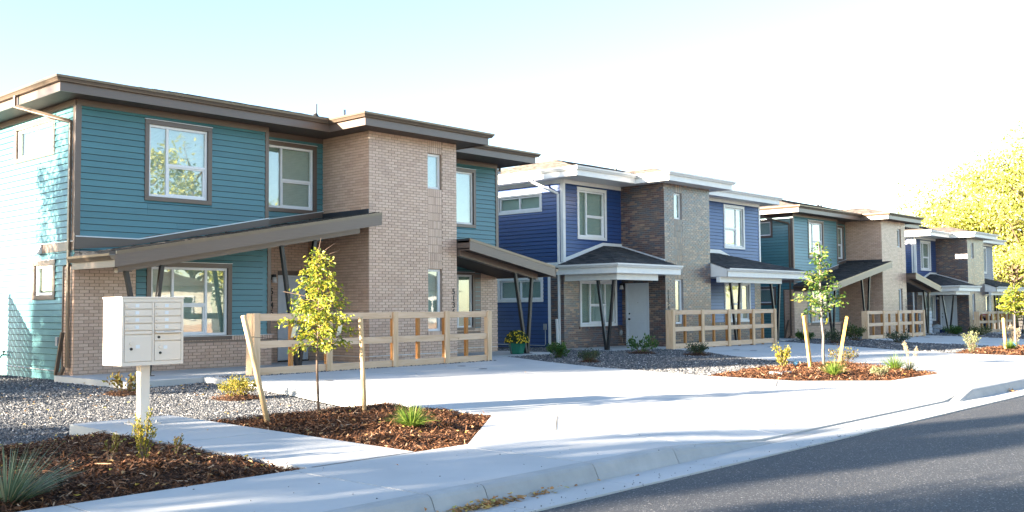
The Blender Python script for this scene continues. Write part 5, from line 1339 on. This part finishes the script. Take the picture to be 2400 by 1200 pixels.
def tuft(loc, n, L, mat, label, w=.008, lean=(0, 0), spread=.75, group='clumps of ornamental grass', name='grass_clump', seeds=None, curl=.5):
    r = empty(name, loc, label, 'grass', group)
    a = RNG.uniform(0, 6.28, n); q = RNG.uniform(0, 1, n) ** .6; l = L * RNG.uniform(.55, 1.1, n)
    bx = np.cos(a) * q * L * .10; by = np.sin(a) * q * L * .10
    dx = np.cos(a) * q * spread + lean[0]; dy = np.sin(a) * q * spread + lean[1]
    d = unit(np.stack([dx, dy, np.ones(n) * .9], 1)); side = unit(np.stack([-d[:, 1], d[:, 0], RNG.normal(0, .3, n)], 1) + 1e-6)
    V = np.zeros((n, 9, 3)); 
    for k in range(5):
        t = k / 4; c = np.stack([bx, by, np.full(n, -.01)], 1) + d * (l * t)[:, None]
        c[:, 2] -= l * curl * t * t * q * .55; c[:, :2] += np.stack([dx, dy], 1) * (l * .12 * t * t)[:, None]
        c[:, 2] = np.maximum(c[:, 2], .012 if k else -.02)
        if k < 4:
            ww = w * (1 - .2 * k); V[:, 2 * k] = c - side * ww / 2; V[:, 2 * k + 1] = c + side * ww / 2
        else: V[:, 8] = c
    i = np.arange(n)[:, None] * 9
    F = np.concatenate([np.concatenate([i + np.array([[2 * k, 2 * k + 1, 2 * k + 3]]), i + np.array([[2 * k, 2 * k + 3, 2 * k + 2]])]) for k in range(3)] + [i + np.array([[6, 7, 8]])])
    link('blades', np_mesh('blades', V.reshape(-1, 3), F), M[mat], r)
    if seeds:
        st = MB(); sp = []
        for k in range(seeds[0]):
            aa = RNG.uniform(0, 6.28); hh = seeds[1] * RNG.uniform(.7, 1.05); e = (math.cos(aa) * .16 + lean[0] * .2, math.sin(aa) * .16 + lean[1] * .2)
            st.tube([(0, 0, 0), (e[0] * .5, e[1] * .5, hh * .6), (e[0], e[1], hh)], [.003, .002, .0015], 4); sp.append(seg_pts((e[0] * .7, e[1] * .7, hh * .72), (e[0], e[1], hh * 1.02), 46) + RNG.normal(0, .010, (46, 3)))
        st.build('stalks', M['pale_flower'], r); kind(leaves('seed_heads', np.concatenate(sp), .028, M['pale_flower'], r), 'stuff')
    return r
tuft((2.98, 7.62, float(MH(2.98, 7.62, BA))), 230, .52, 'blue_grass', 'blue-green spiky grass clump leaning right at the lower left corner', .011, (.45, -.30), .85, curl=.35)
tuft((7.60, 8.44, float(MH(7.6, 8.44, BB))), 420, .40, 'grass', 'bright green grass clump in the first mulch bed right of the young elm', .010, (0, 0), .95, curl=.9)
tuft((18.25, 8.35, float(MH(18.25, 8.35, BC))), 300, .40, 'grass', 'yellow-green grass clump at the front of the second bed below the leaning stake', .012, (0, 0), .9, curl=.8)
tuft((20.48, 8.06, float(MH(20.48, 8.06, BC))), 240, .46, 'grass', 'darker green grass clump at the right of the second bed', .012, (0, 0), .8, curl=.6)
tuft((20.95, 7.95, float(MH(20.9, 7.95, BC))), 110, .38, 'pale_plant', 'wispy grass with pale plumes at the right tip of the second bed', .010, (.2, -.1), .9, seeds=(9, .62))
tuft((32.91, 9.39, float(MH(32.91, 9.39, BD))), 220, .42, 'grass', 'green grass clump at the foot of the stake in the far bed', .016, (0, 0), .8)

def flag(loc, h, s, mat, label):
    r = empty('utility_flag', loc, label, 'flag', 'small blue marker flags')
    mb = MB(); mb.tube([(0, 0, -.05), (0, 0, h)], .0035, 5); mb.build('wire', M['steel'], r)
    mb = MB(); u = (.70 * s, -.70 * s)
    mb.prism([(0, 0, h), (u[0] * .55, u[1] * .55, h - s * .75), (u[0] * .1, u[1] * .1, h - s * 1.45), (-u[0] * .42, -u[1] * .42, h - s * .9)], (.003, .003, 0)); mb.build('flag_film', M[mat], r)
flag((19.78, 9.9, float(MH(19.78, 9.9, BC))), .17, .105, 'pale_flag', 'small pale blue marker flag in the second mulch bed')
flag((33.66, 9.53, float(MH(33.66, 9.53, BD))), .24, .15, 'blue_flag', 'small bright blue marker flag beside the grass in the far bed')

# covers set into the concrete
for (x, y, rr), lab in (((11.34, 14.85, .075), 'round dark drain cap in the first driveway behind the tree trunk'), ((15.83, 15.93, .085), 'round dark drain cap near the right post of the first fence'), ((15.48, 14.93, .085), 'round dark drain cap nearest the middle of the first driveway'),
        ((30.44, 16.11, .10), 'round drain cap in the second driveway, upper one of the right pair'), ((29.91, 15.23, .10), 'round drain cap in the second driveway, right of the fence shrub'), ((27.47, 15.7, .10), 'round drain cap in the second driveway close to the fence'), ((27.34, 15.03, .10), 'round drain cap at the left of the second driveway'),
        ((46.16, 16.69, .12), 'round drain cap in the third driveway, left one'), ((47.3, 16.5, .12), 'round drain cap in the third driveway, right one')):
    z = float(CH(x, y)); mb = MB(); mb.lathe([(rr * 1.12, -.01), (rr * 1.12, .004), (rr, .007), (rr * .9, .005), (0, .006)], (0, 0, 0), 20); tag(mb.build('drain_cover', M['cover'], loc=(x, y, z)), lab, 'drain cover', 'drain caps in the driveways')
for (x, y), lab in (((17.95, 9.30), 'grey valve box lid flush in the mulch left of the stake'), ((21.3, 8.95), 'grey valve box lid flush in the mulch right of the tree')):
    mb = MB(); mb.box(-.20, .20, -.14, .14, -.05, .02); tag(mb.build('valve_box', M['pvc'], loc=(x, y, float(MH(x, y, BC)) + .012), bevel=.008), lab, 'valve box', 'irrigation lids in the second bed')

# potted mum
px_, py_, pz_ = 20.75, 18.70, -.004
def pot():
    r = empty('flower_pot', (px_, py_, pz_), 'glazed green six-sided pot standing by the black porch post', 'pot')
    mb = MB(); mb.lathe([(.17, 0), (.19, .02), (.26, .33), (.28, .34), (.285, .39), (.25, .395), (.235, .34), (0, .335)], (0, 0, 0), 6); mb.build('pot_body', M['pot'], r, bevel=.008)
    mb = MB(); mb.lathe([(0, .34), (.23, .34), (.232, .30)], (0, 0, 0), 10); mb.build('potting_soil', M['mulch_bed'], r)
    q = empty('chrysanthemum', (px_, py_, pz_ + .34), 'dome of yellow chrysanthemum flowers growing in the green pot', 'flower')
    n = 2600; d = unit(RNG.normal(size=(n, 3))); d[:, 2] = np.abs(d[:, 2]) * .95 - .05; rad = RNG.uniform(.6, 1.0, n)[:, None] ** .4
    c = d * rad * np.array([.33, .33, .34]); leaves('foliage', c, .05, M['dark_shrub'], q, droop=.1)
    st = MB()
    for k in range(14): a = k * .45; st.tube([(0, 0, -.03), (math.cos(a) * .15, math.sin(a) * .15, .16)], .006, 5)
    st.build('stems', M['green_shrub'], q)
    m = 170; d = unit(RNG.normal(size=(m, 3))); d[:, 2] = np.abs(d[:, 2]) * .95 - .08
    V = []; F = []; b = 0
    for k in range(m):
        cc = d[k] * np.array([.345, .345, .355]); nn = Vector(d[k]); t = nn.orthogonal().normalized(); w = nn.cross(t); rr = RNG.uniform(.016, .027)
        ring = [tuple(Vector(cc) + (t * math.cos(i * .785) + w * math.sin(i * .785)) * rr * (1 if i % 2 == 0 else .82)) for i in range(8)]
        V += ring + [tuple(Vector(cc) + nn * rr * .55)]; F += [(b + i, b + (i + 1) % 8, b + 8) for i in range(8)]; b += 9
    link('flowers', np_mesh('flowers', np.array(V), np.array(F)), M['mum_yellow'], q)
pot()

# ------------------------------------------------------------------ things at the far end
def dumpster():
    z = float(C0(62, 14)) - .03
    r = empty('dumpster', (61.4, 15.7, z), 'bright green steel dumpster cut off by the right edge', 'dumpster')
    mb = MB(); mb.hexa([(0, -2.2, .25), (4, -2.2, .25), (4, 0, .25), (0, 0, .25), (-.1, -2.3, 1.9), (4.1, -2.3, 1.9), (4.1, .1, 1.9), (-.1, .1, 1.9)]); mb.build('bin', M['dumpster'], r, bevel=.02)
    for x in (.3, 1.2, 2.1, 3.0, 3.8):
        q = MB(); q.box(x - .05, x + .05, -2.37, -2.24, .3, 1.85); q.build('rib', M['dumpster'], r)
    q = MB(); q.box(-.16, 4.16, -2.38, .16, 1.9, 2.0); q.build('rim', M['dumpster'], r, bevel=.01)
    q = MB(); q.box(-.3, -.08, -1.7, -.5, .5, .95); q.build('side_pocket', M['dumpster'], r)
    q = MB(); q.box(.1, 3.9, -2.1, -.1, .06, .25); q.build('skid', M['navy'], r)
    mb = MB(); mb.box(-.6, .9, -.35, .35, 0, 1.05); mb.box(-.65, .95, -.4, .4, 1.05, 1.12)
    tag(mb.build('storage_crate', M['navy'], loc=(57.5, 14.6, float(C0(57.5, 14.6)) - .02), bevel=.02), 'dark navy crate standing in front of the green dumpster', 'crate')
dumpster()
def person(loc, rz):
    r = empty('person', loc, 'person in a red top and dark blue trousers bending forward behind the farthest fence', 'person', None, rz)
    J = {'pel': (0, 0, .88, .15), 'sp': (.16, 0, .98, .14), 'ch': (.36, 0, 1.00, .15), 'nk': (.50, 0, .95, .055), 'hd': (.60, 0, .90, .085), 'ht': (.68, 0, .86, .07),
         'hl': (.0, .10, .84, .11), 'kl': (.06, .13, .46, .065), 'al': (-.02, .13, .09, .045), 'tl': (.12, .14, .04, .04), 'hr': (.0, -.10, .84, .11), 'kr': (.09, -.13, .46, .065), 'ar': (.02, -.13, .09, .045), 'tr': (.16, -.14, .04, .04),
         'sl': (.38, .19, .97, .065), 'el': (.42, .23, .70, .045), 'wl': (.50, .18, .46, .032), 'sr': (.38, -.19, .97, .065), 'er': (.44, -.23, .70, .045), 'wr': (.53, -.18, .46, .032)}
    E = [('pel', 'sp'), ('sp', 'ch'), ('ch', 'nk'), ('nk', 'hd'), ('hd', 'ht'), ('pel', 'hl'), ('hl', 'kl'), ('kl', 'al'), ('al', 'tl'), ('pel', 'hr'), ('hr', 'kr'), ('kr', 'ar'), ('ar', 'tr'), ('ch', 'sl'), ('sl', 'el'), ('el', 'wl'), ('ch', 'sr'), ('sr', 'er'), ('er', 'wr')]
    def skin(name, mat, keep, grow):
        ks = [k for k in J if k in keep]; me = bpy.data.meshes.new(name)
        me.from_pydata([J[k][:3] for k in ks], [(ks.index(a), ks.index(b)) for a, b in E if a in ks and b in ks], [])
        o = link(name, me, mat, r); md = o.modifiers.new('skin', 'SKIN')
        for i, k in enumerate(ks): sv = me.skin_vertices[0].data[i]; sv.radius = (J[k][3] * grow, J[k][3] * grow); sv.use_root = (i == 0)
        o.modifiers.new('sub', 'SUBSURF').levels = 1; o.modifiers['sub'].render_levels = 2
        return o
    body = skin('body', M['skin'], list(J), 1.0)
    skin('trousers', M['navy_cloth'], ['pel', 'hl', 'kl', 'al', 'hr', 'kr', 'ar'], 1.16)
    skin('top', M['red_cloth'], ['sp', 'ch', 'sl', 'el', 'sr', 'er'], 1.16)
    mb = MB(); mb.lathe([(0, -.10), (.075, -.07), (.10, 0), (.085, .06), (.04, .09), (0, .095)], (0, 0, 0), 12); h = mb.build('hair', M['hair'], r, smooth=True, loc=(.655, 0, .90)); h.rotation_euler = (0, .9, 0)
    for s_, w in ((1, 'wl'), (-1, 'wr')):
        mb = MB(); x, y, z = J[w][:3]
        mb.tube([(x, y, z), (x + .02, y, z - .05), (x + .03, y, z - .10)], [.03, .036, .030], 8)
        for k in range(4): mb.tube([(x + .005 + k * .016, y, z - .09), (x + .01 + k * .018, y - s_ * .01, z - .135 - .01 * (k in (1, 2))), (x + .008 + k * .017, y - s_ * .022, z - .165 - .012 * (k in (1, 2)))], [.0085, .008, .006], 6)
        mb.tube([(x - .01, y, z - .04), (x - .02, y - s_ * .02, z - .08), (x - .012, y - s_ * .03, z - .105)], [.011, .010, .007], 6)
        mb.build('hand', M['skin'], r, smooth=True)
    for y in (.13, -.13):
        x = .04 if y > 0 else .08; mb = MB(); mb.tube([(x - .1, y, .045), (x, y, .055), (x + .12, y, .04), (x + .17, y, .03)], [.04, .048, .042, .025], 8); mb.build('shoe', M['dark_metal'], r, smooth=True)
person((62.3, 19.0, -.385), R(172))
def hand_truck():
    x, y = 58.2, 16.2; r = empty('hand_truck', (x, y, float(CH(x, y)) - .02), 'black hand truck leaning by the right end of the farthest fence', 'hand truck')
    for s_ in (-.2, .2):
        mb = MB(); mb.tube([(0, s_, .05), (.45, s_, 1.2)], .03, 8); mb.build('rail', M['black_steel'], r)
        mb = MB(); mb.tube([(.08, s_ - .04 * (1 if s_ > 0 else -1), .13), (.08, s_ + .05 * (1 if s_ > 0 else -1), .13)], .13, 14); mb.build('wheel', M['dark_metal'], r)
    for t in (.3, .6, .95):
        mb = MB(); mb.tube([(.45 * t, -.2, .05 + 1.15 * t), (.45 * t, .2, .05 + 1.15 * t)], .022, 6); mb.build('cross_bar', M['black_steel'], r)
    mb = MB(); mb.box(-.3, .02, -.24, .24, .0, .03); mb.build('toe_plate', M['black_steel'], r)
hand_truck()
def far_stack():
    z = -.385
    r = empty('wrapped_stack', (57.6, 20.85, z), 'tall stack of white wrapped panels against the far blue house', 'stack')
    for k in range(7):
        mb = MB(); h = .17; mb.cbox((RNG.uniform(-.02, .02), RNG.uniform(-.02, .02), k * .185 + h / 2), .62, .5, h, RNG.uniform(-.03, .03)); mb.build('wrapped_panel', M['wrap'], r, bevel=.02)
    g = 'grey bags heaped by the far door'
    for k, (x, y, zz) in enumerate(((58.75, 20.75, 0), (59.25, 20.8, 0), (58.95, 20.8, .22), (59.2, 20.78, .26))):
        mb = MB(); mb.lathe([(0, 0), (.2, .01), (.27, .10), (.2, .2), (.07, .25), (.03, .27), (0, .27)], (0, 0, 0), 12); o = mb.build('refuse_bag', M['bag'], loc=(x, y, z + zz), smooth=True); o.rotation_euler = (RNG.uniform(-.15, .15), RNG.uniform(-.15, .15), k)
        tag(o, ('lower left grey bag in the heap by the white stack', 'lower right grey bag in the heap by the far door', 'upper left grey bag on top of the heap', 'topmost grey bag at the right of the heap')[k], 'bag', g)
    q = empty('tray', (58.3, 20.0, z), 'shallow dark blue tray on the porch in front of the grey bags', 'tray')
    mb = MB(); mb.box(-.38, .38, -.22, .22, .06, .09)
    for a in ((-.38, .38, -.22, -.20), (-.38, .38, .20, .22), (-.38, -.36, -.2, .2), (.36, .38, -.2, .2)): mb.box(*a, .09, .24)
    mb.build('tray_body', M['navy_cloth'], q); mb = MB()
    for x in (-.3, .3): mb.box(x - .04, x + .04, -.2, .2, 0, .06)
    mb.build('foot', M['dark_metal'], q)
far_stack()

# ------------------------------------------------------------------ big trees
def big_tree(loc, H, crown, nleaf, ls, leafm, label, trunk=.3, z0=.22, seed=1, group='mature trees', clump=70, spread=.13, gaps=True):
    """crown = (rx, ry, rz, zc); limbs reach to leaf clumps scattered through the crown"""
    rg = np.random.default_rng(seed); rx, ry, rz, zc = crown
    r = empty('tree', loc, label, 'tree', group)
    mb = MB(); fork = max(1.2, (zc - rz) * .9)
    mb.tube([(0, 0, -.2), (trunk * .2, 0, fork * .5), (0, trunk * .3, fork), (trunk * .4, 0, zc), (0, 0, zc + rz * .6)], [trunk * 1.25, trunk, trunk * .85, trunk * .5, trunk * .12], 10)
    mb.build('trunk', M['bark'], r, smooth=True)
    d = unit(rg.normal(size=(clump, 3))); q = rg.uniform(.25, 1, (clump, 1)) ** .45
    cc = d * q * np.array([rx, ry, rz]) * rg.uniform(.82, 1.1, (clump, 1)); cc[:, 2] += zc
    lb = MB(); pts = []
    per = rg.dirichlet(np.ones(clump) * 3) * nleaf
    for k in range(clump):
        c = cc[k]; zs = np.clip(c[2] - abs(c[0]) * .5 - rz * .25, fork * .8, zc + rz * .4); s_ = np.array([0, 0, zs]); m = (s_ + c) / 2 + np.array([0, 0, rz * .06]) + rg.normal(0, rx * .04, 3)
        lb.tube([tuple(s_), tuple(m), tuple(c)], [trunk * .34, trunk * .19, trunk * .05], 5)
        n = int(per[k]); R_ = np.array([rx, ry, rz * .8]) * spread * rg.uniform(.7, 1.5)
        p = rg.normal(size=(n, 3)); p = p / np.maximum(np.linalg.norm(p, axis=1, keepdims=True), 1e-6) * rg.uniform(0, 1, (n, 1)) ** .5 * R_ * 1.6
        pts.append(p + c)
        for j in range(3): e = c + rg.normal(0, 1, 3) * R_; lb.tube([tuple(m * .3 + c * .7), tuple(e)], [trunk * .05, trunk * .015], 4)
    lb.build('limbs', M['bark'], r, smooth=True)
    leaves('crown', np.concatenate(pts), ls, M[leafm], r, rng=rg)
    return r
g = 'golden trees beyond the row'
big_tree((93.5, 22.8, -.7), 17, (11.0, 11, 7.8, 9.4), 52000, .30, 'gold_leaf', 'huge golden autumn tree rising beyond the farthest house at the right edge', .5, seed=3, group=g, clump=190, spread=.15)
big_tree((90, 30.0, -.7), 11.5, (4.0, 4.4, 4.0, 6.8), 14000, .28, 'gold_leaf', 'lower golden tree showing above the roof of the farthest blue house', .35, seed=5, group=g, clump=90, spread=.17)
big_tree((83, 23.3, -.6), 7, (3.6, 4.2, 3.0, 3.2), 12000, .22, 'gold_leaf', 'low yellow-green tree filling the gap right of the farthest house', .22, seed=6, group=g, clump=70, spread=.18)
big_tree((98, 20.5, -.7), 11, (7, 7, 5.0, 5.6), 14000, .28, 'gold_leaf', 'yellow tree behind the green dumpster', .3, seed=7, group=g, clump=70, spread=.18)
# ------------------------------------------------------------------ the street beyond the frame: trees up-sun and the far side that the windows mirror
g = 'trees up the street to the left'
big_tree((-13, 17.2, -.15), 5.8, (2.4, 3.0, 2.4, 3.25), 12000, .20, 'dull_leaf', 'dense low tree left of the mailbox garden', .16, seed=11, group=g, clump=80, spread=.2)
big_tree((-16, 10.25, -.15), 10, (2.6, 1.6, 3.3, 6.0), 9500, .18, 'gold_leaf', 'thin autumn tree nearest the road on the left', .2, seed=12, group=g, clump=50, spread=.16)
big_tree((-16, 12.95, -.15), 10, (2.0, .68, 3.3, 6.0), 7000, .18, 'gold_leaf', 'narrow autumn tree in the middle of the left group', .14, seed=16, group=g, clump=40, spread=.16)  # unseen crown split off as a slit, leaving thin sun streaks on the road
big_tree((-16, 14.35, -.15), 9.5, (2.0, .42, 3.2, 5.6), 4500, .18, 'gold_leaf', 'narrow autumn tree at the back of the left group', .14, seed=17, group=g, clump=40, spread=.16)  # second unseen slit-shaped crown, placed to shape the streaks on the road
big_tree((-20, 6.0, -.2), 9, (3.4, 3.2, 2.8, 5.6), 5200, .20, 'gold_leaf', 'fuller autumn tree by the road further left', .2, seed=13, group=g, clump=60, spread=.17)
big_tree((-15, 26.6, -.1), 12, (3.6, 3.5, 4.0, 7.4), 20000, .20, 'gold_leaf', 'tall thin autumn tree beside the nearest teal house', .25, seed=14, group=g, clump=75, spread=.12)
def slat_fence():
    r = empty('slat_fence', (5.0, 23.3, -.15), 'brown slat fence in the side yard of the nearest teal house', 'fence')
    for i in range(12):
        mb = MB(); mb.box(0, 3.45, -.012, .012, .06 + i * .155, .06 + i * .155 + .130); mb.build('slat', M['brown'], r)
    for x in (.05, 1.75, 3.4):
        mb = MB(); mb.box(x - .05, x + .05, .012, .10, -.1, 1.95); mb.build('post', M['brown'], r)
slat_fence()
big_tree((1.6, 23.0, -.15), 8, (1.6, 1.5, 3.0, 4.7), 5200, .10, 'gold_leaf', 'small autumn tree in the side yard of the nearest teal house', .1, seed=31, group=g, clump=80, spread=.13)
big_tree((0, 29.2, -.1), 12, (1.0, .42, 1.9, 10.9), 6000, .15, 'dull_leaf', 'slender tall tree in the back yard of the nearest teal house', .12, seed=41, group=g, clump=40, spread=.2)  # unseen crown added to keep a stray sun patch off the blue tower
def street_house(loc, rz, label, wall_m):
    r = empty('street_house', loc, label, 'house', 'houses across the street', rz)
    mb = MB(); mb.box(-6, 6, -4, 4, .9, 3.1); mb.build('wall', M[wall_m], r)
    mb = MB(); mb.box(-6.03, 6.03, -4.03, 4.03, 0, .9); mb.build('brick_base', M['tan_brick'], r)
    h = MB(); h.add([(-6.5, -4.5, 3.1), (6.5, -4.5, 3.1), (6.5, 4.5, 3.1), (-6.5, 4.5, 3.1), (-3, 0, 4.6), (3, 0, 4.6)], [(0, 1, 5, 4), (1, 2, 5), (2, 3, 4, 5), (3, 0, 4), (0, 3, 2, 1)]); h.build('roof', M['shingle_brown'], r)
    for x in (-3.8, .2, 3.9):
        w = MB(); w.box(x - .9, x + .9, 4.0, 4.06, 1.2, 2.6); f = w.build('window', M['vinyl'], r)
        for k in (-.45, .45): w = MB(); w.box(x + k - .36, x + k + .36, 4.06, 4.075, 1.3, 2.5); w.build('pane', M['dark_room'], f)
    w = MB(); w.box(1.9, 2.8, 4.0, 4.07, .1, 2.2); w.build('door', M['white'], r)
street_house((26, -17, -.4), .04, 'pale house across the street seen only as a reflection', 'stucco')
street_house((48, -18, -.6), 0, 'second pale house across the street seen only as a reflection', 'white')
kind(link('verge', grid_mesh('verge', [(-40, -40), (140, -40), (140, -6.0), (-40, -6.0)], lambda x, y: C0(x, 7) - .2, 6.0), M['soil']))
g = 'trees across the street'
for k, (x, y, H_, m) in enumerate(((31, -22, 13, 'gold_leaf'), (36.5, -23, 14, 'gold_leaf'), (14, -12, 8, 'gold_leaf'), (34, -13, 9, 'gold_leaf'), (40, -24, 13, 'gold_leaf'), (95, -16, 9, 'gold_leaf'), (20, -30, 14, 'dull_leaf'))):
    big_tree((x, y, -.5), H_, (H_ * .34, H_ * .34, H_ * .33, H_ * .62), 4200, .28, m, ('bushy golden tree', 'high golden tree', 'small golden tree', 'golden tree', 'tall golden tree', 'broad golden tree', 'tall green tree')[k] + ' across the street from the row', .25, seed=20 + k, group=g, clump=60, spread=.18)
